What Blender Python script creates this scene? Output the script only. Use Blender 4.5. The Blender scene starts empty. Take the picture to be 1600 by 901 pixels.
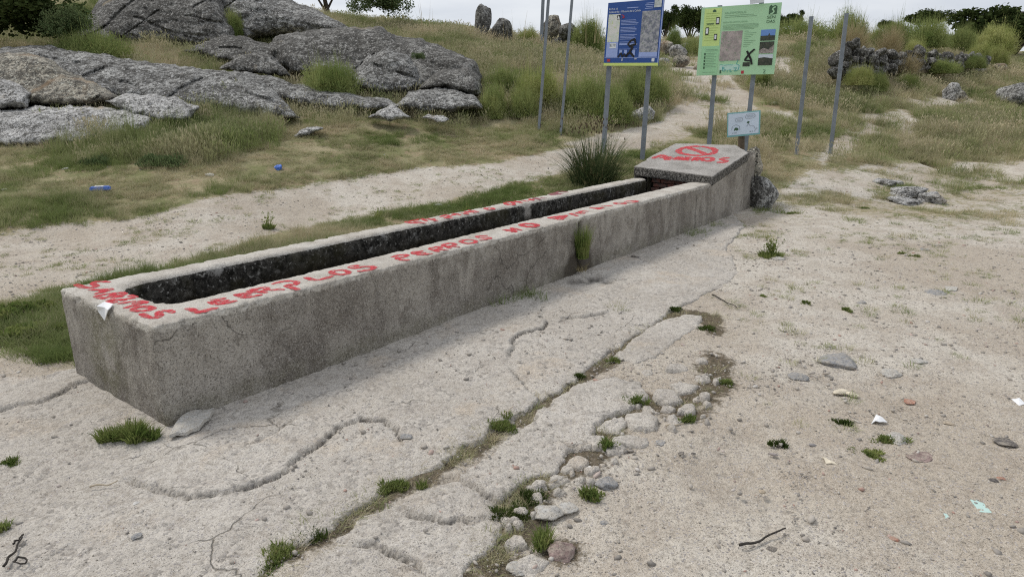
import bpy, math, random
import numpy as np
from mathutils import Vector, noise as mnoise
SC = bpy.context.scene
COL = SC.collection
rng = np.random.default_rng(7)
random.seed(7)
R = math.radians

# ---------------------------------------------------------------- camera, sky, sun, exposure
FPX, PITCH, CAMZ = 1044.8, 0.2761, 1.6
cam = bpy.data.cameras.new("camera"); camo = bpy.data.objects.new("camera", cam); COL.objects.link(camo)
cam.sensor_width = 36.0; cam.lens = 36.0 * FPX / 1600.0
cam.clip_start = 0.05; cam.clip_end = 2000
camo.location = (0, 0, CAMZ); camo.rotation_euler = (math.pi / 2 - PITCH, 0, 0)
SC.camera = camo
SC.view_settings.view_transform = 'Standard'; SC.view_settings.look = 'None'
SC.cycles.use_denoising = False; SC.cycles.pixel_filter_type = 'BLACKMAN_HARRIS'; SC.cycles.filter_width = 1.15
SC.cycles.max_bounces = 6; SC.cycles.diffuse_bounces = 3
SC.view_settings.exposure = 0.38; SC.view_settings.gamma = 1.0
SUN_ELEV, SUN_AZ = R(54), R(-62)        # azimuth measured from +Y towards +X: the sun stands behind the hill to the left

world = bpy.data.worlds.new("World"); SC.world = world; world.use_nodes = True
wn = world.node_tree; wn.nodes.clear()
w_out = wn.nodes.new('ShaderNodeOutputWorld')
w_mix = wn.nodes.new('ShaderNodeMixShader')
w_b1 = wn.nodes.new('ShaderNodeBackground'); w_b2 = wn.nodes.new('ShaderNodeBackground')
w_sky = wn.nodes.new('ShaderNodeTexSky'); w_sky.sky_type = 'NISHITA'; w_sky.sun_disc = False
w_sky.sun_elevation = SUN_ELEV; w_sky.sun_rotation = SUN_AZ
w_b1.inputs[1].default_value = 0.11
wn.links.new(w_sky.outputs[0], w_b1.inputs[0])
w_tc = wn.nodes.new('ShaderNodeTexCoord'); w_mp = wn.nodes.new('ShaderNodeMapping')
w_mp.inputs['Scale'].default_value = (1.4, 1.4, 6.0)
w_ns = wn.nodes.new('ShaderNodeTexNoise'); w_ns.inputs['Scale'].default_value = 1.6; w_ns.inputs['Detail'].default_value = 6
w_cr = wn.nodes.new('ShaderNodeValToRGB')
w_cr.color_ramp.elements[0].position = 0.38; w_cr.color_ramp.elements[0].color = (0.54, 0.57, 0.64, 1)
w_cr.color_ramp.elements[1].position = 0.62; w_cr.color_ramp.elements[1].color = (0.84, 0.85, 0.87, 1)
wn.links.new(w_tc.outputs['Generated'], w_mp.inputs[0]); wn.links.new(w_mp.outputs[0], w_ns.inputs[0])
wn.links.new(w_ns.outputs[0], w_cr.inputs[0]); wn.links.new(w_cr.outputs[0], w_b2.inputs[0])
w_b2.inputs[1].default_value = 0.84
w_mix.inputs[0].default_value = 0.88
wn.links.new(w_b1.outputs[0], w_mix.inputs[1]); wn.links.new(w_b2.outputs[0], w_mix.inputs[2])
wn.links.new(w_mix.outputs[0], w_out.inputs[0])

sun = bpy.data.lights.new("sun", 'SUN'); suno = bpy.data.objects.new("sun", sun); COL.objects.link(suno)
sun.energy = 1.5; sun.angle = R(14); sun.color = (1.0, 0.94, 0.86)
sd = Vector((math.sin(SUN_AZ) * math.cos(SUN_ELEV), math.cos(SUN_AZ) * math.cos(SUN_ELEV), math.sin(SUN_ELEV)))
suno.rotation_euler = sd.to_track_quat('Z', 'Y').to_euler()

# ---------------------------------------------------------------- noise
_p = rng.permutation(256); _p = np.concatenate([_p, _p, _p])
_g = rng.normal(size=(256, 3)); _g /= np.linalg.norm(_g, axis=1)[:, None]
def perlin(P):
    P = np.asarray(P, float); i = np.floor(P).astype(int); f = P - i; i &= 255
    w = f * f * f * (f * (f * 6 - 15) + 10)
    out = 0
    for dx in (0, 1):
        for dy in (0, 1):
            for dz in (0, 1):
                h = _p[_p[_p[(i[..., 0] + dx) & 255] + ((i[..., 1] + dy) & 255)] + ((i[..., 2] + dz) & 255)]
                g = _g[h]
                d = g[..., 0] * (f[..., 0] - dx) + g[..., 1] * (f[..., 1] - dy) + g[..., 2] * (f[..., 2] - dz)
                out = out + d * (w[..., 0] if dx else 1 - w[..., 0]) * (w[..., 1] if dy else 1 - w[..., 1]) * (w[..., 2] if dz else 1 - w[..., 2])
    return out * 1.5
def fbm(P, octv=4, lac=2.03, gain=.5, ridge=False):
    P = np.asarray(P, float); a = 1.0; s = 0; t = 0
    for k in range(octv):
        n = perlin(P + 17.3 * k)
        if ridge: n = 1 - 2 * np.abs(n)
        s = s + a * n; t += a; a *= gain; P = P * lac
    return s / t
def fbm2(x, y, sc, octv=4, seed=0.0, ridge=False):
    return fbm(np.stack([np.asarray(x) * sc, np.asarray(y) * sc, np.full(np.shape(x), seed + .5)], -1), octv, ridge=ridge)
def sstep(a, b, x):
    t = np.clip((np.asarray(x, float) - a) / (b - a), 0, 1); return t * t * (3 - 2 * t)

# ---------------------------------------------------------------- picture <-> place
cp, sp_ = math.cos(PITCH), math.sin(PITCH)
def rays(u, v):
    x = (np.asarray(u, float) - 800) / FPX; y = (450.5 - np.asarray(v, float)) / FPX
    return np.stack([x, cp + y * sp_, -sp_ + y * cp], -1)
def at_depth(u, v, Y):
    d = rays(u, v); k = np.asarray(Y) / d[..., 1]
    return d * k[..., None] + np.array([0, 0, CAMZ])
def on_z(u, v, z=0.0):
    d = rays(u, v); k = (z - CAMZ) / d[..., 2]
    return d * np.asarray(k)[..., None] + np.array([0, 0, CAMZ])
def proj(P):
    P = np.asarray(P, float); z = P[..., 2] - CAMZ
    d = P[..., 1] * cp - z * sp_; d = np.where(d > .05, d, .05)
    return 800 + FPX * P[..., 0] / d, 450.5 - FPX * (P[..., 1] * sp_ + z * cp) / d

# ---------------------------------------------------------------- terrain height: controls (column, row, distance) of the land
ctl = []
for u in range(-200, 1900, 300):
    for v in (900, 640, 500, 420, 370): ctl.append((u, v, None))
for u in (500, 800, 1100, 1400, 1700): ctl.append((u, 335, None))
ctl += [(-200, 330, 8.3), (0, 330, 8.4), (300, 330, 8.6), (1600, 300, 11.4), (1300, 300, 11.3), (1000, 300, 11.2), (700, 300, 10.6), (300, 290, 10.0), (0, 290, 9.9),
        (-200, 250, 11.3), (0, 250, 11.5), (400, 250, 11.6), (800, 250, 12.6), (1000, 250, 13.0), (1250, 250, 13.2), (1600, 250, 14),
        (-200, 200, 12.9), (0, 200, 13.0), (300, 200, 13.2), (500, 200, 14.0), (750, 200, 15.0), (1000, 200, 15.7), (1250, 200, 16.2), (1600, 200, 18), (1800, 200, 18),
        (-200, 150, 15), (0, 150, 15.2), (400, 150, 16.3), (700, 150, 17.3), (900, 150, 18.0), (1100, 150, 19.5), (1250, 150, 20), (1450, 150, 22), (1700, 150, 25),
        (-200, 100, 17.5), (0, 100, 17.6), (300, 100, 18.3), (560, 100, 20), (750, 100, 21), (900, 100, 22.5), (1090, 100, 26), (1250, 100, 24), (1420, 105, 29), (1700, 100, 36),
        (100, 55, 21), (300, 60, 21.5), (500, 60, 23.5), (700, 60, 25.5), (870, 75, 27), (1050, 72, 33), (1250, 65, 28), (1400, 70, 34), (1600, 80, 44), (1750, 80, 46),
        (0, 0, 25), (200, -20, 27), (420, 20, 28), (540, 32, 29), (650, 45, 30)]
cx_, cy_, cz_ = [], [], []
for u, v, Y in ctl:
    P = on_z(u, v, 0.0) if Y is None else at_depth(u, v, Y)
    cx_.append(P[0]); cy_.append(P[1]); cz_.append(P[2])
for az in (-60, -48, -36, -24, -12, 0, 12, 24, 36, 48, 60):
    for r_, z_ in ((1.2, 0), (60, 4.1), (90, 3.6), (300, 3)):
        cx_.append(r_ * math.sin(R(az))); cy_.append(r_ * math.cos(R(az))); cz_.append(z_)
    if az <= -40 or az >= 45:
        for r_, z_ in ((6, 0), (13, .5), (22, 2.4), (34, 4.)): cx_.append(r_ * math.sin(R(az))); cy_.append(r_ * math.cos(R(az))); cz_.append(z_)
cx_, cy_, cz_ = map(np.array, (cx_, cy_, cz_))
def warp(x, y):
    r = np.hypot(x, y); az = np.arctan2(x, y)
    return np.clip(az, -1.1, 1.1) * 2.2, np.log(np.clip(r, .8, 400)) * 1.6
A_, B_ = warp(cx_, cy_)
def tps(d2): return .5 * d2 * np.log(d2 + 1e-9)
n_ = len(A_)
K = tps((A_[:, None] - A_) ** 2 + (B_[:, None] - B_) ** 2) + np.eye(n_) * 2e-3
Pm = np.stack([np.ones(n_), A_, B_], 1)
M_ = np.block([[K, Pm], [Pm.T, np.zeros((3, 3))]])
sol = np.linalg.solve(M_, np.concatenate([cz_, np.zeros(3)]))
NA, NB = 260, 420
ga = np.linspace(-1.1 * 2.2, 1.1 * 2.2, NA); gb = np.linspace(math.log(.8) * 1.6, math.log(400) * 1.6, NB)
GA, GB = np.meshgrid(ga, gb, indexing='ij')
gz = np.zeros_like(GA) + sol[n_] + sol[n_ + 1] * GA + sol[n_ + 2] * GB
for k in range(n_): gz += sol[k] * tps((GA - A_[k]) ** 2 + (GB - B_[k]) ** 2)
rr_ = np.exp(GB / 1.6)
gz = gz * sstep(6.5, 10.5, rr_)
def h0(x, y):
    a, b = warp(x, y)
    fa = (a - ga[0]) / (ga[1] - ga[0]); fb = (b - gb[0]) / (gb[1] - gb[0])
    ia = np.clip(fa.astype(int), 0, NA - 2); ib = np.clip(fb.astype(int), 0, NB - 2); fa = fa - ia; fb = fb - ib
    z = (gz[ia, ib] * (1 - fa) + gz[ia + 1, ib] * fa) * (1 - fb) + (gz[ia, ib + 1] * (1 - fa) + gz[ia + 1, ib + 1] * fa) * fb
    back = sstep(R(75), R(120), np.abs(np.arctan2(x, y)))
    return z * (1 - back)
def terr(x, y):
    """land height with its broad lumps (fine relief is added on the mesh)"""
    x = np.asarray(x, float); y = np.asarray(y, float); r = np.hypot(x, y)
    z = h0(x, y)
    z = z + fbm2(x, y, .5, 3, 3.) * (.03 + .10 * sstep(12, 22, r)) * sstep(5, 11, r)
    return z
# first hit of view rays with the land, on a lattice
LU = np.arange(-240, 1900, 12.0); LV = np.arange(-60, 980, 6.0)
UU, VV = np.meshgrid(LU, LV, indexing='ij')
D_ = rays(UU, VV)
HY = np.full(UU.shape, 1e9)
for Yk in np.exp(np.linspace(math.log(1.2), math.log(110), 420))[::-1]:
    k = Yk / D_[..., 1]; z = CAMZ + D_[..., 2] * k
    HY = np.where(z < terr(D_[..., 0] * k, np.full(k.shape, Yk)), Yk, HY)
HY = np.minimum(HY, 60)
def hitY(u, v):
    fu = np.clip((np.asarray(u, float) - LU[0]) / 12, 0, len(LU) - 1.001); fv = np.clip((np.asarray(v, float) - LV[0]) / 6, 0, len(LV) - 1.001)
    iu = fu.astype(int); iv = fv.astype(int); fu = fu - iu; fv = fv - iv
    return (HY[iu, iv] * (1 - fu) + HY[iu + 1, iv] * fu) * (1 - fv) + (HY[iu, iv + 1] * (1 - fu) + HY[iu + 1, iv + 1] * fu) * fv
def ground(u, v):
    """place on the land seen at a column and row of the photograph"""
    Y = hitY(u, v); P = at_depth(u, v, Y); P[..., 2] = terr(P[..., 0], P[..., 1]); return P
def G(u, v): return ground(np.array([float(u)]), np.array([float(v)]))[0]

# ---------------------------------------------------------------- object helpers
def tag(o, label=None, cat=None, group=None, kind=None):
    if label: o['label'] = label
    if cat: o['category'] = cat
    if group: o['group'] = group
    if kind: o['kind'] = kind
    return o
def link_mesh(name, me, mat=None, parent=None, loc=None):
    o = bpy.data.objects.new(name, me); COL.objects.link(o)
    if mat is not None and not me.materials: me.materials.append(mat)
    if parent is not None: o.parent = parent
    if loc is not None: o.location = loc
    return o
def mesh(name, V, F, mat=None, parent=None, smooth=True, attrs=None, loc=None):
    """V (n,3); F list or (m,k) array -> ONE mesh object"""
    me = bpy.data.meshes.new(name); V = np.asarray(V, np.float32)
    if isinstance(F, np.ndarray):
        m, k = F.shape
        me.vertices.add(len(V)); me.vertices.foreach_set('co', V.ravel())
        me.loops.add(m * k); me.loops.foreach_set('vertex_index', F.astype(np.int32).ravel())
        me.polygons.add(m); me.polygons.foreach_set('loop_start', np.arange(0, m * k, k, dtype=np.int32))
        me.update(calc_edges=True)
    else:
        me.from_pydata([tuple(map(float, q)) for q in V], [], [tuple(map(int, f)) for f in F])
    me.polygons.foreach_set('use_smooth', [smooth] * len(me.polygons))
    for an, av in (attrs or {}).items():
        at = me.attributes.new(an, 'FLOAT', 'POINT'); at.data.foreach_set('value', np.asarray(av, np.float32))
    me.update()
    return link_mesh(name, me, mat, parent, loc)
def empty(name, loc):
    o = bpy.data.objects.new(name, None); COL.objects.link(o); o.location = loc; o.empty_display_size = .1; return o
def grid_faces(n, m, closed_n=False):
    i = np.arange(n if closed_n else n - 1); j = np.arange(m - 1)
    I, J = np.meshgrid(i, j, indexing='ij'); I2 = (I + 1) % n
    return np.stack([I * m + J, I2 * m + J, I2 * m + J + 1, I * m + J + 1], -1).reshape(-1, 4)
_ico = {}
def ico(s):
    if s not in _ico:
        import bmesh
        bm = bmesh.new(); bmesh.ops.create_icosphere(bm, subdivisions=s, radius=1)
        V = np.array([v.co[:] for v in bm.verts]); F = np.array([[v.index for v in f.verts] for f in bm.faces]); bm.free()
        _ico[s] = (V, F)
    return _ico[s]
def stone_shape(sub, seed, planes=12, rough=.06, soft=.12):
    """an angular stone: a ball cut by random planes, then roughened"""
    V, F = ico(sub); r_ = np.random.default_rng(seed)
    N = r_.normal(size=(planes, 3)); N /= np.linalg.norm(N, axis=1)[:, None]; d = r_.uniform(.72, 1., planes)
    dots = V @ N.T; rad = np.where(dots > .05, d / np.maximum(dots, .05), 9)
    rmin = -np.log(np.exp(-rad / soft).sum(1)) * soft
    rmin = np.clip(rmin, .3, 1.3)
    P = V * rmin[:, None]
    P = P + V * (fbm(P * 1.7 + seed, 4) * rough * 2.2)[:, None]
    if sub > 3: P = P + V * (fbm(P * 7 + seed, 4, ridge=True) * rough * .55)[:, None]
    return P, F
def poly_dist(P, poly):
    """signed distance to polygon, + inside"""
    P = np.asarray(P, float); poly = np.asarray(poly, float); x, y = P[..., 0], P[..., 1]
    d = np.full(x.shape, 1e9); ins = np.zeros(x.shape, bool)
    for i in range(len(poly)):
        a, b = poly[i - 1], poly[i]; e = b - a; L = (e @ e) + 1e-12
        t = np.clip(((x - a[0]) * e[0] + (y - a[1]) * e[1]) / L, 0, 1)
        d = np.minimum(d, np.hypot(x - a[0] - t * e[0], y - a[1] - t * e[1]))
        c = ((a[1] > y) != (b[1] > y))
        with np.errstate(divide='ignore', invalid='ignore'):
            ins ^= c & (x < (b[0] - a[0]) * (y - a[1]) / (b[1] - a[1] + 1e-15) + a[0])
    return np.where(ins, d, -d)
def line_dist(x, y, pts):
    d = np.full(np.shape(x), 1e9); sd_ = np.zeros(np.shape(x))
    pts = np.asarray(pts, float)
    for i in range(len(pts) - 1):
        a, b = pts[i], pts[i + 1]; e = b - a; L = (e @ e) + 1e-12
        t = np.clip(((x - a[0]) * e[0] + (y - a[1]) * e[1]) / L, 0, 1)
        dd = np.hypot(x - a[0] - t * e[0], y - a[1] - t * e[1]); s = np.sign(e[0] * (y - a[1]) - e[1] * (x - a[0]))
        sd_ = np.where(dd < d, s, sd_); d = np.minimum(d, dd)
    return d, sd_
def flat(poly, z=0.0):
    """corner list in picture coordinates -> world xy on the level z"""
    q = np.array(poly, float); return on_z(q[:, 0], q[:, 1], z)[:, :2]
def onland(poly):
    q = np.array(poly, float); return ground(q[:, 0], q[:, 1])[:, :2]

# ---------------------------------------------------------------- material helpers
class NT:
    def __init__(s, name):
        s.m = bpy.data.materials.new(name); s.m.use_nodes = True; s.t = s.m.node_tree; s.t.nodes.clear()
        s.out = s.t.nodes.new('ShaderNodeOutputMaterial'); s.b = s.t.nodes.new('ShaderNodeBsdfPrincipled')
        s.t.links.new(s.b.outputs[0], s.out.inputs[0]); s.b.inputs['Specular IOR Level'].default_value = .25
        s.b.inputs['Roughness'].default_value = .9
        s.geo = None
    def n(s, t): return s.t.nodes.new(t)
    def l(s, a, b): s.t.links.new(a, b)
    def pos(s):
        if s.geo is None: s.geo = s.n('ShaderNodeNewGeometry')
        return s.geo.outputs['Position']
    def obj(s):
        return s.n('ShaderNodeTexCoord').outputs['Object']
    def put(s, sock, v):
        if hasattr(v, 'is_linked') or isinstance(v, bpy.types.NodeSocket): s.l(v, sock)
        elif isinstance(v, (tuple, list)): sock.default_value = (*v, 1)[:4] if len(v) == 3 and sock.type == 'RGBA' else v
        else: sock.default_value = v
    def noise(s, sc, det=4, rough=.55, vec=None, scale3=None, dist=0):
        nd = s.n('ShaderNodeTexNoise'); nd.inputs['Scale'].default_value = sc; nd.inputs['Detail'].default_value = det
        nd.inputs['Roughness'].default_value = rough; nd.inputs['Distortion'].default_value = dist
        v = vec or s.pos()
        if scale3:
            mp = s.n('ShaderNodeMapping'); mp.inputs['Scale'].default_value = scale3; s.l(v, mp.inputs[0]); v = mp.outputs[0]
        s.l(v, nd.inputs['Vector']); return nd.outputs[0]
    def vor(s, sc, vec=None, feat='F1', out='Distance', rand=1.0):
        nd = s.n('ShaderNodeTexVoronoi'); nd.inputs['Scale'].default_value = sc; nd.feature = feat; nd.inputs['Randomness'].default_value = rand
        s.l(vec or s.pos(), nd.inputs['Vector']); return nd.outputs[out]
    def crackle(s, sc, warp=.3, wsc=3., width=.02):
        nd = s.n('ShaderNodeTexNoise'); nd.inputs['Scale'].default_value = wsc; nd.inputs['Detail'].default_value = 5; s.l(s.pos(), nd.inputs['Vector'])
        v1 = s.n('ShaderNodeVectorMath'); v1.operation = 'SCALE'; s.l(nd.outputs['Color'], v1.inputs[0]); v1.inputs['Scale'].default_value = warp
        v2 = s.n('ShaderNodeVectorMath'); v2.operation = 'ADD'; s.l(v1.outputs[0], v2.inputs[0]); s.l(s.pos(), v2.inputs[1])
        return s.ramp(s.vor(sc, vec=v2.outputs[0], feat='DISTANCE_TO_EDGE'), [(0, 1), (width, 0)])
    def ramp(s, f, stops, interp='LINEAR'):
        nd = s.n('ShaderNodeValToRGB'); cr = nd.color_ramp; cr.interpolation = interp
        while len(cr.elements) < len(stops): cr.elements.new(.5)
        for e, (p, c) in zip(cr.elements, stops):
            e.position = p; e.color = (c, c, c, 1) if isinstance(c, (int, float)) else (*c, 1)
        s.put(nd.inputs[0], f); return nd.outputs[0]
    def mix(s, f, a, b, mode='MIX'):
        nd = s.n('ShaderNodeMix'); nd.data_type = 'RGBA'; nd.blend_type = mode
        s.put(nd.inputs[0], f); s.put(nd.inputs[6], a); s.put(nd.inputs[7], b); return nd.outputs[2]
    def math(s, op, a, b=0.0, clamp=False):
        nd = s.n('ShaderNodeMath'); nd.operation = op; nd.use_clamp = clamp; s.put(nd.inputs[0], a); s.put(nd.inputs[1], b); return nd.outputs[0]
    def attr(s, name, typ='GEOMETRY', out='Fac'):
        nd = s.n('ShaderNodeAttribute'); nd.attribute_name = name; nd.attribute_type = typ; return nd.outputs[out]
    def bump(s, h, st=.5, dist=.01, normal=None):
        nd = s.n('ShaderNodeBump'); nd.inputs['Strength'].default_value = st; nd.inputs['Distance'].default_value = dist
        s.put(nd.inputs['Height'], h)
        if normal is not None: s.l(normal, nd.inputs['Normal'])
        return nd.outputs[0]
    def fin(s, col=None, rough=None, normal=None, spec=None, metal=None):
        if col is not None: s.put(s.b.inputs['Base Color'], col)
        if rough is not None: s.put(s.b.inputs['Roughness'], rough)
        if normal is not None: s.l(normal, s.b.inputs['Normal'])
        if spec is not None: s.b.inputs['Specular IOR Level'].default_value = spec
        if metal is not None: s.b.inputs['Metallic'].default_value = metal
        return s.m
def dusty(name, c, var=.3, sc=50, dust=.55):
    n = NT(name); f = n.noise(sc, 4, .7); nn = n.n('ShaderNodeNewGeometry')
    col = n.mix(n.ramp(f, [(.3, 0), (.7, 1)]), tuple(x * (1 - var) for x in c), tuple(min(1, x * (1 + var)) for x in c))
    col = n.mix(n.ramp(n.noise(38, 5, .8), [(.44, 0), (.60, dust)]), col, (.50, .45, .37))
    col = n.mix(n.ramp(n.noise(130, 3, .7), [(.34, .7), (.45, 0)]), col, (.10, .09, .08))
    return n.fin(col, .95, n.bump(n.noise(60, 5, .75), .8, .01), spec=.08)
def plain(name, c, rough=.7, spec=.3, var=.12, sc=30):
    n = NT(name); f = n.noise(sc, 4)
    col = n.mix(n.ramp(f, [(.3, 0), (.7, 1)]), tuple(x * (1 - var) for x in c), tuple(min(1, x * (1 + var)) for x in c))
    return n.fin(col, rough, spec=spec)

# --- land
def grains(n, col, k=1.0):
    """grit: small dark and light specks of several sizes"""
    f1 = n.noise(260, 2, .7); f2 = n.noise(95, 3, .65); f3 = n.noise(30, 4, .6)
    col = n.mix(n.ramp(f1, [(.30, .75 * k), (.43, 0)]), col, (.09, .08, .07))
    col = n.mix(n.ramp(f1, [(.58, 0), (.72, .75 * k)]), col, (.72, .69, .64))
    col = n.mix(n.ramp(f2, [(.30, .65 * k), (.42, 0)]), col, (.13, .115, .10))
    col = n.mix(n.ramp(f2, [(.60, 0), (.72, .55 * k)]), col, (.66, .62, .56))
    f4 = n.noise(130, 2, .6)
    col = n.mix(n.ramp(f4, [(.30, .8 * k), (.42, 0)]), col, (.12, .105, .09))
    col = n.mix(n.ramp(f4, [(.60, 0), (.72, .7 * k)]), col, (.74, .71, .66))
    col = n.mix(n.ramp(f3, [(.34, .42 * k), (.50, 0)]), col, (.22, .19, .155))
    v = n.vor(75, out='Color'); vd = n.vor(75)
    sp = n.math('MULTIPLY', n.ramp(v, [(.66, 0), (.70, .9)]), n.ramp(vd, [(.30, 1), (.42, 0)]))
    col = n.mix(sp, col, n.mix(n.noise(14, 1), (.10, .095, .10), (.62, .58, .55)))
    return col, f1, f2, f3
def m_land():
    n = NT('land')
    big = n.noise(.55, 4); mid = n.noise(3.2, 5, .6)
    sand = n.mix(n.ramp(big, [(.42, 0), (.56, 1)]), (.50, .44, .355), (.62, .575, .495))
    sand = n.mix(n.ramp(mid, [(.40, .5), (.54, 0)]), sand, (.41, .345, .27))
    sand = n.mix(n.ramp(n.noise(9, 5, .7), [(.56, 0), (.72, .5)]), sand, (.60, .55, .475))
    sand, f1, f2, f3 = grains(n, sand)
    tur = n.mix(n.ramp(n.noise(1.3, 5, .6), [(.4, 0), (.62, 1)]), (.20, .205, .095), (.37, .32, .205))
    tur = n.mix(n.ramp(n.noise(2.2, 6, .7, dist=.4), [(.52, 0), (.60, .7)]), tur, (.34, .255, .175))
    tur = n.mix(n.ramp(n.noise(26, 4, .7), [(.35, .7), (.52, 0)]), tur, (.11, .12, .05))
    tur = n.mix(n.ramp(n.noise(60, 3, .7), [(.56, 0), (.7, .6)]), tur, (.44, .38, .25))
    g = n.attr('grass')
    e = n.math('ADD', g, n.math('MULTIPLY', n.math('SUBTRACT', n.noise(11, 6, .75), .5), 1.5))
    f = n.ramp(e, [(.40, 0), (.66, 1)])
    col = n.mix(f, sand, tur)
    soil = n.mix(n.ramp(n.noise(40, 5, .7), [(.35, 0), (.65, 1)]), (.05, .042, .025), (.17, .135, .09))
    s = n.attr('soil'); se = n.math('ADD', s, n.math('MULTIPLY', n.math('SUBTRACT', n.noise(25, 5, .7), .5), 1.2))
    col = n.mix(n.ramp(se, [(.38, 0), (.60, .92)]), col, soil)
    h = n.math('ADD', n.math('MULTIPLY', f2, .6), n.math('ADD', n.math('MULTIPLY', f1, .35), f3))
    return n.fin(col, .97, n.bump(h, .9, .012), spec=.1)
def m_apron():
    n = NT('apron_concrete')
    big = n.noise(.9, 5, .6)
    c = n.mix(n.ramp(big, [(.35, 0), (.62, 1)]), (.455, .42, .365), (.595, .56, .50))
    c = n.mix(n.ramp(n.noise(4.5, 6, .7), [(.36, .6), (.5, 0)]), c, (.41, .37, .32))
    c = n.mix(n.ramp(n.noise(2.1, 5, .6, dist=.6), [(.56, 0), (.66, .6)]), c, (.56, .475, .37))
    v = n.vor(48, out='Color'); vd = n.vor(48, feat='DISTANCE_TO_EDGE')
    peb = n.ramp(n.noise(5, 3), [(.45, 0), (.6, 1)])
    c2, f1, f2, f3 = grains(n, c, 1.0)
    pc = n.ramp(v, [(.2, (.16, .15, .14)), (.45, (.38, .36, .33)), (.7, (.60, .56, .50))])
    ge = n.math('MULTIPLY', peb, n.ramp(vd, [(.02, 0), (.10, .5)]))
    c2 = n.mix(ge, c2, pc)
    hc = n.math('MULTIPLY', n.crackle(1.7, .5, 2.5, .010), n.ramp(n.noise(1.2, 4, .6), [(.52, 0), (.60, .7)]))
    c2 = n.mix(hc, c2, (.14, .125, .10))
    c2 = n.mix(n.attr('crack'), c2, (.045, .04, .034))
    h = n.math('ADD', n.math('MULTIPLY', f2, .7), n.math('ADD', n.math('MULTIPLY', f1, .4), n.math('MULTIPLY', vd, .8)))
    h = n.math('ADD', h, n.math('MULTIPLY', f3, 1.2)); h = n.math('SUBTRACT', h, n.math('MULTIPLY', hc, 1.6))
    return n.fin(c2, .95, n.bump(h, .85, .008), spec=.12)
def m_trough():
    n = NT('trough_concrete')
    z = n.attr('top'); inn = n.attr('inside')
    c = n.mix(n.ramp(n.noise(1.3, 5, .6), [(.42, 0), (.58, 1)]), (.29, .265, .23), (.45, .42, .37))
    st = n.noise(1.0, 5, .65, scale3=(3.5, 3.5, 1.2))
    c = n.mix(n.ramp(st, [(.42, .65), (.52, 0)]), c, (.155, .137, .118))
    c = n.mix(n.ramp(n.noise(.8, 4, .6, scale3=(2.2, 2.2, .9), dist=.5), [(.53, 0), (.62, .6)]), c, (.46, .43, .385))
    c = n.mix(n.ramp(n.noise(6.5, 6, .75), [(.38, .6), (.5, 0)]), c, (.145, .125, .105))
    c = n.mix(n.ramp(n.noise(11, 6, .75), [(.56, 0), (.66, .5)]), c, (.42, .395, .355))
    c = n.mix(n.ramp(n.noise(2.6, 5, .7), [(.56, 0), (.72, .6)]), c, (.37, .345, .31))
    mg = n.attr('moss'); c = n.mix(n.math('MULTIPLY', mg, n.ramp(n.noise(7, 5, .7), [(.35, 0), (.6, .75)])), c, (.13, .125, .055))
    f1 = n.noise(190, 2, .7); f2 = n.noise(70, 3, .65); f3 = n.noise(24, 4)
    f4 = n.noise(115, 2, .6)
    c = n.mix(n.ramp(f4, [(.30, .85), (.44, 0)]), c, (.06, .052, .045))
    c = n.mix(n.ramp(f4, [(.58, 0), (.70, .8)]), c, (.56, .53, .48))
    c = n.mix(n.ramp(f1, [(.34, .6), (.44, 0)]), c, (.07, .062, .055))
    c = n.mix(n.ramp(f1, [(.57, 0), (.70, .6)]), c, (.50, .47, .42))
    c = n.mix(n.ramp(f2, [(.60, 0), (.70, .6)]), c, (.46, .43, .39))
    c = n.mix(n.ramp(f2, [(.32, .6), (.42, 0)]), c, (.075, .068, .06))
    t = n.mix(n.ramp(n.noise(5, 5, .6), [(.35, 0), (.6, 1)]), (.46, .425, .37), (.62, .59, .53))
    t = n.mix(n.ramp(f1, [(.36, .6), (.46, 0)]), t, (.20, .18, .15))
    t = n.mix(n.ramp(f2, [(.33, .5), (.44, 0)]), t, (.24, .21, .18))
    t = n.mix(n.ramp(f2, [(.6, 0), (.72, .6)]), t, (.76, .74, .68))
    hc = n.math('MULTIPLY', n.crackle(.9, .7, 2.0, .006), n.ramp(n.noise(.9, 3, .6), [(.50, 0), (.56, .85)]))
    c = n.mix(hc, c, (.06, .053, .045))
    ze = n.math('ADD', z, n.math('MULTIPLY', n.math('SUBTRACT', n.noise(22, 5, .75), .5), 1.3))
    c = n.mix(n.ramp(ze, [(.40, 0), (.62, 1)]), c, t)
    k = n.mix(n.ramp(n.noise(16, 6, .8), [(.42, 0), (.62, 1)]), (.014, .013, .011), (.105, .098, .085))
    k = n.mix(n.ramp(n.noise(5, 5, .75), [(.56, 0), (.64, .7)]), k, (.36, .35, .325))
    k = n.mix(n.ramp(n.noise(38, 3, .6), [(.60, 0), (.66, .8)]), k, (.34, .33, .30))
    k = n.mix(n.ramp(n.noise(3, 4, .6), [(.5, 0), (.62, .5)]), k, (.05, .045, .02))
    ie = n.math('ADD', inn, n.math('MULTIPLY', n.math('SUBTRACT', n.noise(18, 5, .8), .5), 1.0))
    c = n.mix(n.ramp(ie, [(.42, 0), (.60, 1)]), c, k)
    c = n.mix(n.attr('wet'), c, n.mix(n.ramp(n.noise(20, 5, .7), [(.4, 0), (.62, 1)]), (.008, .007, .005), (.042, .034, .020)))
    c = n.mix(n.ramp(n.attr('damp'), [(.05, 0), (.8, .85)]), c, (.06, .05, .038))
    c = n.mix(n.attr('crack'), c, (.03, .027, .022))
    h = n.math('ADD', n.math('MULTIPLY', f2, 1.), n.math('ADD', n.math('MULTIPLY', f1, .5), f3))
    return n.fin(c, .93, n.bump(h, .9, .010), spec=.15)
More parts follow.
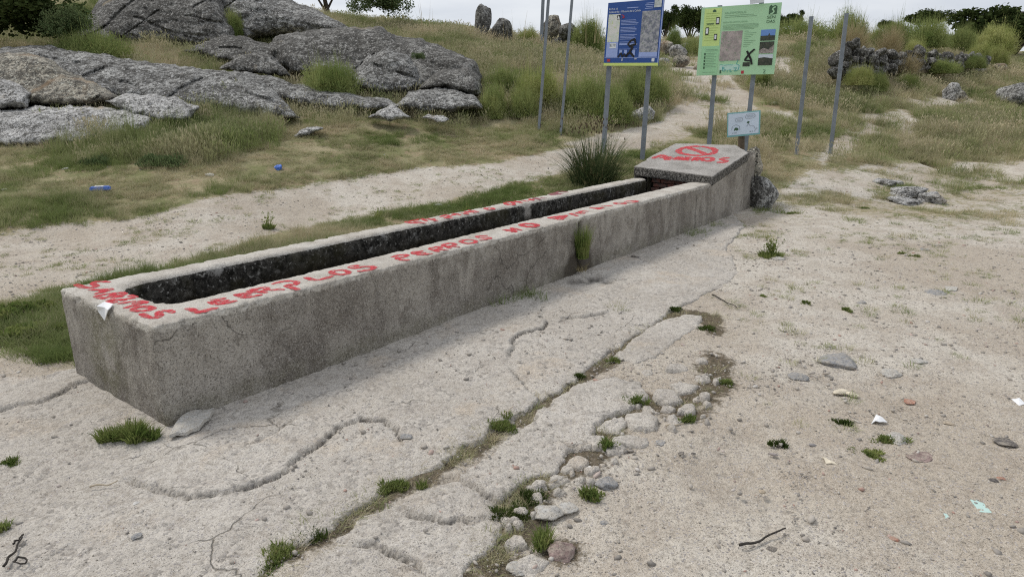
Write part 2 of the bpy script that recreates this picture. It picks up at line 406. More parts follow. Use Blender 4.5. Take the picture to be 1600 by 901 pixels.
def m_lid():
    n = NT('lid_concrete')
    c = n.mix(n.ramp(n.noise(4, 5, .6), [(.35, 0), (.62, 1)]), (.30, .285, .26), (.46, .44, .41))
    f1 = n.noise(130, 3, .7); f2 = n.noise(45, 4, .65)
    c = n.mix(n.ramp(f1, [(.36, .85), (.48, 0)]), c, (.10, .095, .085))
    c = n.mix(n.ramp(f1, [(.56, 0), (.66, .7)]), c, (.66, .64, .6))
    c = n.mix(n.ramp(f2, [(.60, 0), (.70, .6)]), c, (.60, .59, .56))
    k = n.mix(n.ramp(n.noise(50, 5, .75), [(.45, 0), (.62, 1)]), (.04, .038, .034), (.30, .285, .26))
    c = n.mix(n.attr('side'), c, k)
    return n.fin(c, .93, n.bump(n.math('ADD', f1, f2), .8, .012), spec=.15)
def m_rock(name, base, pale, dark, lich=.5, moss=.0, warm=(.30, .25, .17), warmth=.0):
    n = NT(name)
    c = n.mix(n.ramp(n.noise(1.1, 6, .65), [(.44, 0), (.56, 1)]), base, pale)
    c = n.mix(n.ramp(n.noise(2.7, 6, .78), [(.54 - lich * .12, 0), (.60 - lich * .1, .85)]), c, dark)
    c = n.mix(n.ramp(n.noise(7.5, 6, .75, dist=.5), [(.53 - lich * .06, 0), (.60, .85)]), c, tuple(x * .75 for x in dark))
    c = n.mix(n.ramp(n.noise(15, 6, .8), [(.54, 0), (.60, .85)]), c, tuple(min(.7, x * 1.3 + .05) for x in pale))
    c = n.mix(n.ramp(n.noise(23, 5, .8, dist=.3), [(.55, 0), (.60, .8)]), c, tuple(x * .7 for x in dark))
    c = n.mix(n.ramp(n.noise(11, 6, .85, dist=.4), [(.52 - lich * .03, 0), (.56 - lich * .03, .85)]), c, (.045, .044, .04))
    c = n.mix(n.ramp(n.noise(13, 6, .85, dist=.4), [(.57, 0), (.62, .7)]), c, tuple(min(.75, x * 1.45 + .06) for x in pale))
    c = n.mix(n.ramp(n.noise(48, 3, .7), [(.38, .8), (.48, 0)]), c, (.035, .034, .032))
    c = n.mix(n.ramp(n.noise(.9, 5, .6, dist=.4), [(.66 - warmth * .25, 0), (.74 - warmth * .2, .7)]), c, warm)
    crk = n.vor(1.35, vec=None, feat='DISTANCE_TO_EDGE')
    h = n.math('ADD', n.noise(6, 7, .7), n.math('MULTIPLY', n.noise(30, 4, .7), .5))
    return n.fin(c, .93, n.bump(h, .9, .05), spec=.15)
def m_leaf(name, ca, cb, cc=None, transl=.3, inst=True, sc=2.0):
    """foliage: two greens by clump, a straw tone by 'tint' (instances) """
    n = NT(name); n.t.nodes.remove(n.b)
    f = n.noise(sc, 3)
    c = n.mix(n.ramp(f, [(.35, 0), (.65, 1)]), ca, cb)
    oi = n.n('ShaderNodeObjectInfo')
    c = n.mix(n.math('MULTIPLY', oi.outputs['Random'], .35), c, tuple(x * .6 for x in ca))
    if not inst: c = n.mix(n.ramp(n.noise(sc * 4.5, 4, .7), [(.54, 0), (.66, .75)]), c, cc or cb)
    if cc: c = n.mix(n.attr('tint', 'INSTANCER' if inst else 'GEOMETRY'), c, cc)
    d = n.n('ShaderNodeBsdfDiffuse'); t = n.n('ShaderNodeBsdfTranslucent'); m = n.n('ShaderNodeMixShader')
    n.l(c, d.inputs[0]); n.l(c, t.inputs[0]); m.inputs[0].default_value = transl
    n.l(d.outputs[0], m.inputs[1]); n.l(t.outputs[0], m.inputs[2]); n.l(m.outputs[0], n.out.inputs[0])
    return n.m
M = dict(land=m_land(), apron=m_apron(), trough=m_trough(), lid=m_lid(),
    rock=m_rock('granite_grey', (.31, .31, .295), (.50, .50, .475), (.085, .082, .074), .55),
    rockd=m_rock('granite_dark', (.23, .225, .205), (.41, .405, .38), (.07, .066, .058), .8),
    rockp=m_rock('granite_pale', (.48, .475, .455), (.66, .655, .63), (.20, .195, .18), .1, warm=(.36, .29, .2), warmth=.2),
    rocko=m_rock('granite_ochre', (.36, .33, .265), (.55, .51, .42), (.10, .09, .075), .35, warmth=.5, warm=(.30, .21, .13)),
    broom=m_leaf('broom_green', (.20, .265, .085), (.40, .44, .18), (.32, .31, .12), .35, False, 1.6),
    broomy=m_leaf('broom_yellow', (.32, .37, .12), (.54, .55, .24), (.38, .34, .16), .35, False, 1.6),
    oak=m_leaf('oak_leaves', (.035, .055, .020), (.085, .115, .038), (.12, .13, .05), .2, False),
    shrub=m_leaf('shrub_leaves', (.10, .15, .065), (.19, .24, .11), (.2, .2, .1), .3, False),
    straw=m_leaf('dry_stems', (.40, .34, .19), (.52, .45, .28), (.46, .36, .24), .3, False),
    rush=m_leaf('rush_stems', (.055, .085, .035), (.10, .13, .06), (.36, .30, .17), .25, False),
    weed=m_leaf('weed_green', (.13, .19, .05), (.29, .33, .115), (.30, .27, .13), .35, False, 9),
    grass=m_leaf('grass_blades', (.17, .23, .075), (.29, .34, .135), (.56, .49, .34), .3, True, .8),
    moss=m_leaf('moss_tufts', (.05, .08, .022), (.10, .13, .035), (.16, .12, .07), .2, True, 8),
    bark=plain('bark', (.10, .085, .07), .95, .1, .4, 25),
    metal=plain('galvanised_steel', (.20, .225, .255), .5, .5, .18, 9),
    wood=plain('stake_wood', (.11, .085, .06), .9, .2, .3, 20),
    red=None)
def m_paint(name, c, thin=0.):
    n = NT(name); w = n.attr('edge')
    e = n.math('ADD', w, n.math('MULTIPLY', n.math('SUBTRACT', n.noise(90, 5, .85), .5), .9))
    a = n.ramp(e, [(.05, 0), (.45, 1)])
    col = n.mix(n.ramp(n.noise(45, 4, .7), [(.3, 0), (.7, 1)]), c, tuple(min(1, x * 1.35 + .03) for x in c))
    sp = n.noise(150, 3, .75); col = n.mix(n.ramp(sp, [(.55, 0), (.68, .55)]), col, (.66, .50, .46)); col = n.mix(n.ramp(sp, [(.34, .5), (.44, 0)]), col, (.16, .03, .03))
    a = n.math('MULTIPLY', a, n.ramp(n.noise(26, 5, .8), [(.40, .35), (.56, .95)]))
    n.fin(col, .95, n.bump(n.math('ADD', n.noise(190, 2, .7), n.noise(70, 3, .65)), .9, .010), spec=.05); n.l(a, n.b.inputs['Alpha']); return n.m
M['red'] = m_paint('red_spray_paint', (.60, .050, .068)); M['redp'] = m_paint('faded_purple_spray_paint', (.30, .085, .12))
#--SECTION2--
# ---------------------------------------------------------------- areas of the place (traced on the ground)
PATH = onland([(-260, 395), (0, 372), (120, 352), (250, 338), (380, 308), (500, 288), (640, 268), (780, 258), (870, 238), (960, 218), (1035, 200), (1062, 182), (1088, 160), (1078, 130), (1055, 100), (1045, 80),
    (1085, 76), (1105, 100), (1140, 135), (1165, 168), (1110, 192), (1050, 214), (970, 238), (900, 262), (800, 285), (690, 315), (600, 328), (490, 352), (400, 372), (330, 398), (240, 424), (150, 440), (95, 452), (60, 470), (0, 472), (-260, 500)])
SANDR = onland([(1180, 318), (1235, 300), (1262, 272), (1330, 272), (1400, 262), (1500, 256), (1620, 246), (1850, 246), (1900, 960), (-300, 960), (-300, 575), (40, 575), (118, 600), (262, 690), (600, 560)])
TUFTL = onland([(-200, 476), (40, 480), (84, 500), (96, 538), (55, 550), (-200, 568)])
WORN = [onland([(1355, 180), (1410, 175), (1440, 200), (1400, 222), (1350, 212), (1290, 260), (1270, 250), (1330, 205)]), onland([(1200, 172), (1250, 178), (1260, 195), (1210, 190)]),
        onland([(1420, 160), (1520, 155), (1530, 166), (1430, 172)]), onland([(1195, 95), (1240, 90), (1240, 120), (1200, 120)])]
CR1 = flat([(395, 893), (420, 872), (455, 853), (505, 828), (545, 805), (580, 782), (620, 760), (655, 748), (690, 722), (735, 700), (780, 665), (815, 648), (850, 622), (900, 592), (945, 565), (985, 540), (1030, 500), (1060, 485), (1110, 490), (1120, 520)])
CR2 = flat([(690, 960), (760, 868), (790, 820), (800, 790), (850, 745), (900, 720), (930, 690), (975, 655), (1000, 625), (1060, 640), (1110, 600), (1115, 560)])
def grass_amount(x, y):
    sh = np.shape(x); P = np.stack([x, y], -1); r = np.hypot(x, y)
    w = .12 + .03 * r
    wob = fbm2(x, y, 1.1, 3, 9.) * .5 + fbm2(x, y, 4, 2, 5.) * .2
    g = np.ones(sh)
    for poly, soft in ((PATH, .35), (SANDR, .7)):
        d = poly_dist(P, poly) + wob * (soft + (.004 if soft < .5 else .02) * r) + (.22 * (r > 14) if soft < .5 else 0)
        g = np.minimum(g, 1 - sstep(-soft, soft * .6, d))
    for poly in WORN: g = np.minimum(g, 1 - .8 * sstep(-.4, .3, poly_dist(P, poly) + wob * .6))
    d = poly_dist(P, SANDR) + wob
    # scattered green on the sandy ground that lies between trough and meadow
    far = sstep(6.5, 10.0, y) * sstep(2.2, 3.6, x)
    g = np.maximum(g, far * (.40 + fbm2(x, y, .9, 3, 31.) * .6))
    g = np.maximum(g, sstep(-.1, .25, poly_dist(P, TUFTL) + wob * .3))
    # the strip of weeds along the trough's far side
    q = P - TO; s = q @ TA; t = q @ TB
    strip = np.exp(-((t - 1.45) / .42) ** 2) * sstep(1.0, 2.6, s) * (1 - sstep(8.2, 9.5, s))
    g = np.maximum(g, strip * (1.0 + wob))
    return np.clip(g, 0, 1)
TO = np.array([-1.7386, 3.0577]); YAW = .6514
TA = np.array([math.sin(YAW), math.cos(YAW)]); TB = np.array([-math.cos(YAW), math.sin(YAW)])
def tpt(s, t, z): 
    s = np.asarray(s, float); t = np.asarray(t, float)
    return np.stack([TO[0] + TA[0] * s + TB[0] * t, TO[1] + TA[1] * s + TB[1] * t, np.asarray(z, float) + 0 * s], -1)
def on_apron(x, y):
    return sstep(-.05, .1, poly_dist(np.stack([x, y], -1), APR))
APR = flat([(-160, 560), (60, 590), (180, 560), (700, 420), (1080, 320), (1140, 330), (1165, 352), (1135, 385), (1155, 425), (1120, 452), (1040, 490), (960, 545), (900, 590), (845, 625), (780, 665), (690, 725), (640, 745), (600, 770), (560, 795), (500, 835), (440, 860), (400, 890), (370, 980), (-160, 980)])
APR2 = flat([(452, 905), (500, 862), (560, 812), (615, 782), (660, 758), (705, 738), (745, 722), (792, 684), (850, 638), (905, 603), (962, 588), (1003, 598), (1012, 620), (985, 640), (948, 652), (935, 672), (925, 698), (885, 704), (868, 732), (828, 742), (800, 765), (772, 790), (788, 832), (770, 852), (735, 878), (700, 910), (640, 960), (420, 975)])
APR3 = flat([(962, 556), (985, 532), (1012, 515), (1035, 500), (1068, 492), (1096, 494), (1092, 512), (1062, 528), (1046, 545), (1025, 562), (990, 570)])

# ---------------------------------------------------------------- the land, one sheet to the horizon
azf = np.linspace(R(-43), R(43), 700); azs = np.concatenate([np.linspace(R(43), R(180), 46)[1:], np.linspace(R(-180), R(-43), 46)[1:-1]])
AZ = np.concatenate([azf, azs]); 
rr = [.35]
while rr[-1] < 480:
    r_ = rr[-1]; rr.append(r_ + (max(.007, .0042 * r_) if 1.7 < r_ < 15 else (.012 * r_ if r_ < 50 else .08 * r_) if r_ >= 15 else .08))
RR = np.array(rr); AA, RG = np.meshgrid(AZ, RR, indexing='ij')
GX, GY = RG * np.sin(AA), RG * np.cos(AA)
gam = grass_amount(GX, GY)
zz = terr(GX, GY)
near = 1 - sstep(10, 16, RG)
zz = zz + near * (fbm2(GX, GY, 2.2, 4, 1.) * .022 + fbm2(GX, GY, 11, 3, 2.) * .008 + fbm2(GX, GY, 38, 2, 4.) * .0045 * (1 - sstep(6, 9, RG)))
zz = zz + (1 - near) * fbm2(GX, GY, 1.6, 3, 6.) * .05
Pg = np.stack([GX, GY], -1)
ap = np.maximum(sstep(-.02, .08, poly_dist(Pg, APR)), sstep(-.02, .08, poly_dist(Pg, APR2)))
edge_ = np.maximum(np.exp(-(line_dist(GX, GY, CR1)[0] / .10) ** 2), np.exp(-(line_dist(GX, GY, CR2)[0] / .17) ** 2))
inside_ap = ap * (RG < 13)
zz = zz - .035 * inside_ap - .012 * edge_
# little worn gully at the right, behind the flat rock
gul, _ = line_dist(GX, GY, onland([(1440, 250), (1500, 268), (1560, 290), (1620, 300)]))
zz = zz - .10 * np.exp(-(gul / .22) ** 2)
# footprints and hollows near the right foreground
for (u, v, rd, dp) in ((1130, 735, .22, .03), (1330, 600, .3, .025), (1180, 690, .16, .02), (900, 445, .10, .02), (1210, 780, .2, .02)):
    c = flat([(u, v)])[0]; zz = zz - dp * np.exp(-((GX - c[0]) ** 2 + (GY - c[1]) ** 2) / rd ** 2)
soil_ = np.clip(edge_ * (.75 + fbm2(GX, GY, 5, 3, 8.) * .7), 0, 1)
for (u, v, rd) in ((905, 442, .15), (935, 436, .12), (955, 444, .08), (1200, 400, .07), (610, 765, .1), (880, 860, .10), (810, 820, .16), (830, 800, .12)):
    c = flat([(u, v)])[0]; soil_ = np.maximum(soil_, .9 * np.exp(-((GX - c[0]) ** 2 + (GY - c[1]) ** 2) / rd ** 2))
land = mesh('ground', np.stack([GX, GY, zz], -1).reshape(-1, 3), grid_faces(len(AZ), len(RR), True), M['land'],
            attrs=dict(grass=gam.ravel(), soil=soil_.ravel()))
tag(land, 'sandy trodden ground rising to a grassy hillside', kind='structure')

# ---------------------------------------------------------------- the concrete apron: cast slabs with broken edges
CRACKS = [flat(c) for c in (
    [(195, 752), (240, 768), (300, 783), (370, 768), (420, 752), (448, 738), (475, 712), (500, 690), (530, 664), (565, 655), (600, 657), (618, 668), (628, 688)],
    [(-40, 648), (10, 640), (60, 630), (95, 615), (135, 598)], [(792, 556), (800, 535), (815, 522), (845, 514), (856, 502), (848, 496)], [(878, 496), (905, 497), (940, 489)],
    [(700, 740), (760, 770), (800, 790)], [(850, 635), (820, 600), (800, 580)], [(470, 655), (430, 672), (400, 690), (395, 700)], [(640, 800), (700, 815), (740, 812)],
    [(930, 690), (900, 700), (870, 690), (850, 700)], [(560, 850), (620, 860), (660, 885)])]
def slab(name, poly, step, ztop, parent, edge=.02, lump=.008, seed=0., cracks=()):
    poly = np.array(poly); lo, hi = poly.min(0) - .05, poly.max(0) + .05
    xs = np.arange(lo[0], hi[0], step); ys = np.arange(lo[1], hi[1], step)
    X, Y = np.meshgrid(xs, ys, indexing='ij')
    d = poly_dist(np.stack([X, Y], -1), poly) + fbm2(X, Y, 9, 5, seed + 40) * edge * 1.9 + fbm2(X, Y, 2.3, 2, seed + 50) * edge * 1.6
    z = ztop + fbm2(X, Y, 1.1, 3, seed) * lump * 2.0 + fbm2(X, Y, 7, 3, seed + 1) * lump * .55 + fbm2(X, Y, 30, 3, seed + 2) * lump * .45
    pit = fbm2(X, Y, 16, 3, seed + 7); z = z - .005 * sstep(.24, .30, pit) - .005 * sstep(.02, .10, fbm2(X, Y, 3.2, 4, seed + 8))
    ck = np.zeros(X.shape)
    for c in cracks:
        wob = fbm2(X, Y, 14, 4, 60.) * .045 + fbm2(X, Y, 5, 2, 62.) * .05
        dd, ss = line_dist(X + wob, Y + fbm2(X, Y, 14, 4, 61.) * .045, c)
        cw = .006 + .009 * np.clip(.5 + fbm2(X, Y, 4, 2, 79.), 0, 1); z = z - .022 * np.exp(-(dd / cw) ** 2) + ss * .009 * np.exp(-(dd / .09) ** 1.5)
        ck = np.maximum(ck, np.exp(-(dd / .007) ** 2) * np.clip(.62 + .9 * fbm2(X, Y, 5, 2, 77.), .1, .95))
    for (hu, hv, hr) in ((905, 441, .11), (928, 436, .09), (948, 441, .06)):
        hc_ = flat([(hu, hv)])[0]; hm = np.exp(-(((X - hc_[0]) ** 2 + (Y - hc_[1]) ** 2) / hr ** 2) ** 1.5) * np.clip(.75 + 1.2 * fbm2(X, Y, 12, 3, 91.), 0, 1)
        z = z - .035 * hm; ck = np.maximum(ck, .9 * hm)
    z = z - (.05 + ztop) * (1 - sstep(-.010, .004, d)) - .007 * (1 - sstep(0, min(.05, .12 * (hi - lo).min()), d)) + (X - X.mean()) * math.sin(seed * 7) * .10 * (seed > 15) + (Y - Y.mean()) * math.cos(seed * 5) * .10 * (seed > 15)
    keep = d > -.03
    kq = keep[:-1, :-1] & keep[1:, :-1] & keep[1:, 1:] & keep[:-1, 1:]
    F = grid_faces(len(xs), len(ys))[kq.ravel()]
    V = np.stack([X, Y, z], -1).reshape(-1, 3)
    use = np.unique(F); mp = np.full(len(V), -1); mp[use] = np.arange(len(use))
    o = mesh(name, V[use], mp[F], M['apron'], parent, attrs=dict(crack=ck.ravel()[use]))
    return o
apr = empty('concrete_apron', (0, 0, 0)); tag(apr, 'worn cracked concrete apron around the long trough', kind='structure')
slab('slab', APR, .0125, .012, apr, .03, .009, 0., CRACKS)
slab('slab', APR2, .011, .014, apr, .03, .010, 5., CRACKS[4:])
slab('slab', APR3, .012, .016, apr, .02, .008, 9.)
frag = [(958, 664, 28, 13), (1000, 660, 34, 16), (985, 690, 30, 12), (928, 690, 26, 13), (962, 700, 17, 9), (1040, 622, 24, 11), (1072, 607, 24, 9), (1098, 590, 16, 8), (1075, 640, 16, 8), (1015, 640, 17, 9),
        (900, 722, 20, 9), (925, 735, 16, 8), (870, 748, 15, 8), (1060, 575, 18, 7), (840, 765, 14, 9), (825, 885, 30, 18), (805, 845, 20, 10), (1095, 563, 12, 6), (1010, 582, 14, 6), (1052, 660, 12, 7)]
_rf = np.random.default_rng(44)
for _k in range(46):
    j = _rf.uniform(0, 1) ** .8; q_ = np.array([(775, 830), (800, 800), (840, 765), (880, 735), (925, 705), (965, 680), (1005, 655), (1050, 630), (1095, 600)])
    t_ = j * (len(q_) - 1); i_ = min(int(t_), len(q_) - 2); p_ = q_[i_] + (q_[i_ + 1] - q_[i_]) * (t_ - i_); sz_ = _rf.uniform(4, 12) * np.interp(p_[1], [600, 830], [.8, 1.35])
    frag.append((p_[0] + _rf.normal(8, 20), p_[1] + _rf.normal(6, 13), sz_, sz_ * .55))
for k, (u, v, a, b) in enumerate(frag):
    n = 5 + k % 3; r_ = np.random.default_rng(k)
    pts = [(u + a * math.cos(t + k + r_.uniform(-.3, .3)) * r_.uniform(.7, 1.25), v + b * math.sin(t + k + r_.uniform(-.3, .3)) * r_.uniform(.7, 1.25)) for t in np.linspace(0, 2 * math.pi, n, endpoint=False)]
    slab('slab' if a > 12.5 else 'slab_fragment', flat(pts), .008 if a > 12 else .005, .010 + r_.uniform(0, .012), apr, .005, .008, 20. + k)

# ---------------------------------------------------------------- the trough
TR = empty('drinking_trough', tuple(tpt(0, 0, 0)))
tag(TR, 'long low concrete cattle trough with red spray painted words along its rim', 'trough')
def rel(P): return np.asarray(P) - np.array([TO[0], TO[1], 0])
HT = .54
def relief(P): return fbm(P * 3.1, 3) * .006 + fbm(P * 17, 3) * .0045 + fbm(P * 45, 2) * .003
def rect_loop(s0, t0, s1, t1, rad, step=.0155, ref=(8.0, 1.1)):
    """points round a rounded rectangle, the same count for every loop"""
    ns, nt = int(7.15 / step), int(1.1 / step); out = []
    def seg(a, b, n):
        k = (np.arange(n) / n)[:, None]; return a + (b - a) * k
    c = [np.array(q, float) for q in ((s0, t0), (s1, t0), (s1, t1), (s0, t1))]
    P = np.concatenate([seg(c[0], c[1], ns), seg(c[1], c[2], nt), seg(c[2], c[3], ns), seg(c[3], c[0], nt)])
    if rad > 0:   # pull corners in
        ctr = np.array([(s0 + rad, t0 + rad), (s1 - rad, t0 + rad), (s1 - rad, t1 - rad), (s0 + rad, t1 - rad)])
        for ci, (sx, tx) in enumerate(((-1, -1), (1, -1), (1, 1), (-1, 1))):
            if sx > 0: continue
            v = (P - ctr[ci]) * np.array([sx, tx]); m = (v[:, 0] > 0) & (v[:, 1] > 0)
            w = v[m]; mx = w.max(1); L = np.hypot(w[:, 0], w[:, 1]) + 1e-9
            P[m] = ctr[ci] + (w / L[:, None] * mx[:, None]) * np.array([sx, tx])
    return P
S1 = 7.16; W_ = 1.125
loops = []; zs = []; off = []; zone = []
def add(rect, z, rad, zn, o): loops.append(rect_loop(*rect, rad)); zs.append(z); zone.append(zn); off.append(o)
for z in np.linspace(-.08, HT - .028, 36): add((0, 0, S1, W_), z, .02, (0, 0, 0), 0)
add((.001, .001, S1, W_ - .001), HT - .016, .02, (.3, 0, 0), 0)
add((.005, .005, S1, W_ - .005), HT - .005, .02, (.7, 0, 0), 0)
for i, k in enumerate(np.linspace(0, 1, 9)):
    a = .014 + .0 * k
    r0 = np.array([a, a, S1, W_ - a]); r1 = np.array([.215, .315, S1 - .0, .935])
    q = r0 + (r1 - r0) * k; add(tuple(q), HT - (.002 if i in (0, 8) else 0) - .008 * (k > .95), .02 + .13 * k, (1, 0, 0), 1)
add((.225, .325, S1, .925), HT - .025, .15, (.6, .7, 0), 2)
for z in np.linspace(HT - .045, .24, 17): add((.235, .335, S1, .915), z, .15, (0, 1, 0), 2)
N1 = len(loops[0]); NL = len(loops)
L2 = np.stack(loops, 1); Z2 = np.tile(np.array(zs), (N1, 1)); ZN = np.array(zone); OF = np.array(off)
P3 = tpt(L2[..., 0], L2[..., 1], Z2)
# outward direction by loop family
du = np.roll(P3, -1, 0) - np.roll(P3, 1, 0); dv = np.gradient(P3, axis=1)
nr = np.cross(du, dv); nr /= np.linalg.norm(nr, axis=2)[..., None] + 1e-9
sgn = np.sign((nr[100, 10] @ np.array([-TB[0], -TB[1], 0]))); nr *= sgn
chip = np.clip(fbm(P3 * 5.5 + 3, 4) - .12, 0, 1) * .085 + np.clip(fbm(P3 * 16, 4) - .02, 0, 1) * .045 + np.abs(fbm(P3 * 42, 2)) * .008
band = np.exp(-((np.arange(NL) - 36.5) / 2.2) ** 2) + .55 * np.exp(-((np.arange(NL) - 46.5) / 1.3) ** 2)
dsp = relief(P3) - chip * band[None, :]
# the two rims wander a little
wv = fbm(np.stack([L2[..., 0] * .9, np.where(L2[..., 1] > .6, 5., 0.), 0 * Z2], -1), 3) * .022
inn = (OF == 2)[None, :] | ((np.arange(NL) >= 43)[None, :])
P3 = P3 + nr * dsp[..., None]
P3[..., :2] += np.where(inn, wv, wv * 0)[..., None] * TB * np.where(L2[..., 1:2] > .6, 1, 1)
sL, tL = L2[..., 0], L2[..., 1]
face = (OF == 0)[None, :] & (tL < .1)
def vcrack(s0, w, amp, zlo=0., zhi=1.):
    c = s0 + fbm(np.stack([Z2 * 5, Z2 * 0 + s0, Z2 * 0], -1), 3) * .05
    return np.exp(-((sL - c) / w) ** 2) * face * sstep(zlo, zlo + .05, Z2) * (1 - sstep(zhi - .05, zhi, Z2)) * amp
crk = np.maximum(vcrack(6.70, .013, .8, -.1, .45), vcrack(3.92, .03, 1.0, -.1, .52))
P3 = P3 - nr * (crk * .03)[..., None]
moss_ = np.exp(-((sL - .0) / .03) ** 2) * np.exp(-((tL - .62) / .22) ** 2) * (OF == 0)[None, :] * 1.0
moss_ = np.maximum(moss_, .5 * face * (1 - sstep(.05, .16, Z2)))
wet = (OF == 2)[None, :] * .93 * (1 - sstep(.33, .44, Z2 + fbm(P3 * 4, 3) * .07)) + 0 * Z2
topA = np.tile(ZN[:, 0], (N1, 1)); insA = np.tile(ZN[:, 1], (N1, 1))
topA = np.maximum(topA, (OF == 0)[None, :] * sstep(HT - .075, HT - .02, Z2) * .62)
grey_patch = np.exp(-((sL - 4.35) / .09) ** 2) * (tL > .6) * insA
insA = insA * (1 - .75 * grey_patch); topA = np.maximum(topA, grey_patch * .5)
V = rel(P3.reshape(-1, 3)); F = grid_faces(N1, NL, True)
F = F[~((sL.ravel()[F] > S1 - .02).all(1) & (tL.ravel()[F].min(1) > .0))]
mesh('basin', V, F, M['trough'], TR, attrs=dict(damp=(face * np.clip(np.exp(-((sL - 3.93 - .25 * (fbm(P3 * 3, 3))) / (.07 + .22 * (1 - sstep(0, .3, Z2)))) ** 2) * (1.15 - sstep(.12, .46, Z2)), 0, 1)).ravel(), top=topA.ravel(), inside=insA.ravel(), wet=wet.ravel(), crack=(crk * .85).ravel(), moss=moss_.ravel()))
# basin floor and the still dark water
def quadgrid(c00, c10, c11, c01, n, m):
    a = np.linspace(0, 1, n)[:, None, None]; b = np.linspace(0, 1, m)[None, :, None]
    c00, c10, c11, c01 = map(np.array, (c00, c10, c11, c01))
    return (c00 * (1 - a) * (1 - b) + c10 * a * (1 - b) + c11 * a * b + c01 * (1 - a) * b)
nw = NT('dark_water'); M['water'] = nw.fin((.012, .014, .010), .06, nw.bump(nw.noise(9, 2), .08, .01), spec=.5)
wq = quadgrid(tpt(.15, .25, .27), tpt(S1 + .7, .25, .27), tpt(S1 + .7, 1.0, .27), tpt(.15, 1.0, .27), 40, 6)
o = mesh('trough_water', wq.reshape(-1, 3), grid_faces(40, 6), M['water']); tag(o, 'dark still water lying in the bottom of the trough', kind='stuff')

# tank block at the far end: side walls that rise with the lid
zt = lambda s: .545 + (np.asarray(s) - 7.16) * .175
def wallgrid(pa, pb, top_a, top_b, n, m, out):
    """upright wall between two (s,t) points; top heights given; returns relief-displaced grid"""
    k = np.linspace(0, 1, n)[:, None]; h = np.linspace(0, 1, m)[None, :]
    s = pa[0] + (pb[0] - pa[0]) * k + 0 * h; t = pa[1] + (pb[1] - pa[1]) * k + 0 * h
    z = -.08 + ((top_a + (top_b - top_a) * k) + .08) * h
    P = tpt(s, t, z); d = relief(P) - np.clip(fbm(P * 6 + 3, 3) - .2, 0, 1) * .02
    return P + (np.array([out[0] * TA[0] + out[1] * TB[0], out[0] * TA[1] + out[1] * TB[1], 0])) * d[..., None]
SE = 8.84
segs = [((S1 - .004, .003), (SE, .003), zt(S1), zt(SE), 110, 50, (0, -1)), ((SE, .003), (SE, W_), zt(SE), zt(SE) + .08, 70, 50, (1, 0)),
        ((SE, W_), (S1 - .004, W_), zt(SE) + .08, zt(S1) + .02, 110, 50, (0, 1))]
Pw = np.concatenate([wallgrid(*g)[(0 if i == 0 else 1):] for i, g in enumerate(segs)], 0)
n, m = Pw.shape[:2]
q = Pw - np.array([TO[0], TO[1], 0]); tz = sstep(.80, 1., np.linspace(0, 1, m))[None, :] * .42 + np.zeros((n, 1))
zero = np.zeros(n * m)
plaster = np.clip(tz + .25 * (fbm(Pw * 3, 3) > .1) * (np.linspace(0, 1, m)[None, :] > .6), 0, .6)
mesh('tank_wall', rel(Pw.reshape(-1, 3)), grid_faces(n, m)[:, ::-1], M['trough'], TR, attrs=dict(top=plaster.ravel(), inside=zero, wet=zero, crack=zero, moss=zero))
# inner far cheeks of the tank so that the mouth under the lid is a real recess
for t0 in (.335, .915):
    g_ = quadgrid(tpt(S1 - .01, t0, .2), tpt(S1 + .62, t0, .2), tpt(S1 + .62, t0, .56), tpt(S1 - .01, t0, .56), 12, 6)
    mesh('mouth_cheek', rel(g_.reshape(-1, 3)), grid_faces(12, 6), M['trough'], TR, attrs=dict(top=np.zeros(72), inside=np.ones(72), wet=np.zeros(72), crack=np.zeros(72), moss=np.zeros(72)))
def boxv(s0, s1, t0, t1, z0, z1, jit=.0, seed=0, sub=1):
    import bmesh
    bm = bmesh.new(); r_ = np.random.default_rng(seed)
    vs = [bm.verts.new(tuple(rel(tpt(s, t, z)) + r_.normal(size=3) * jit)) for s in (s0, s1) for t in (t0, t1) for z in (z0, z1)]
    for f in ((0, 1, 3, 2), (4, 6, 7, 5), (0, 4, 5, 1), (2, 3, 7, 6), (0, 2, 6, 4), (1, 5, 7, 3)): bm.faces.new([vs[i] for i in f])
    bmesh.ops.bevel(bm, geom=bm.edges[:], offset=min(.006, abs(z1 - z0) * .2), segments=1, affect='EDGES')
    V = [v.co[:] for v in bm.verts]; F = [[v.index for v in f.verts] for f in bm.faces]; bm.verts.index_update()
    F = [[v.index for v in f.verts] for f in bm.faces]; bm.free(); return V, F
nb = NT('old_brick'); M['brick'] = nb.fin(nb.mix(nb.ramp(nb.noise(22, 5, .7), [(.4, 0), (.62, 1)]), (.20, .085, .065), (.10, .085, .075)), .95, nb.bump(nb.noise(60, 3), .8, .006), spec=.1)
k = 0
for row, (z0, z1) in enumerate(((.36, .41), (.42, .47), (.48, .535))):
    for t0 in np.arange(.345 - (row % 2) * .1, .9, .215):
        a, b = max(.345, t0), min(.905, t0 + .205)
        if b - a < .04: continue
        V, F = boxv(S1 + .10, S1 + .20, a, b, z0, z1, .002, k); mesh('brick', V, F, M['brick'], TR, False); k += 1
V, F = boxv(S1 + .14, S1 + .3, .33, .92, .1, .56, 0); mesh('mouth_backing', V, F, M['trough'], TR, False, attrs=dict(top=np.zeros(len(V)), inside=np.ones(len(V)), wet=np.ones(len(V)), crack=np.zeros(len(V)), moss=np.zeros(len(V))))

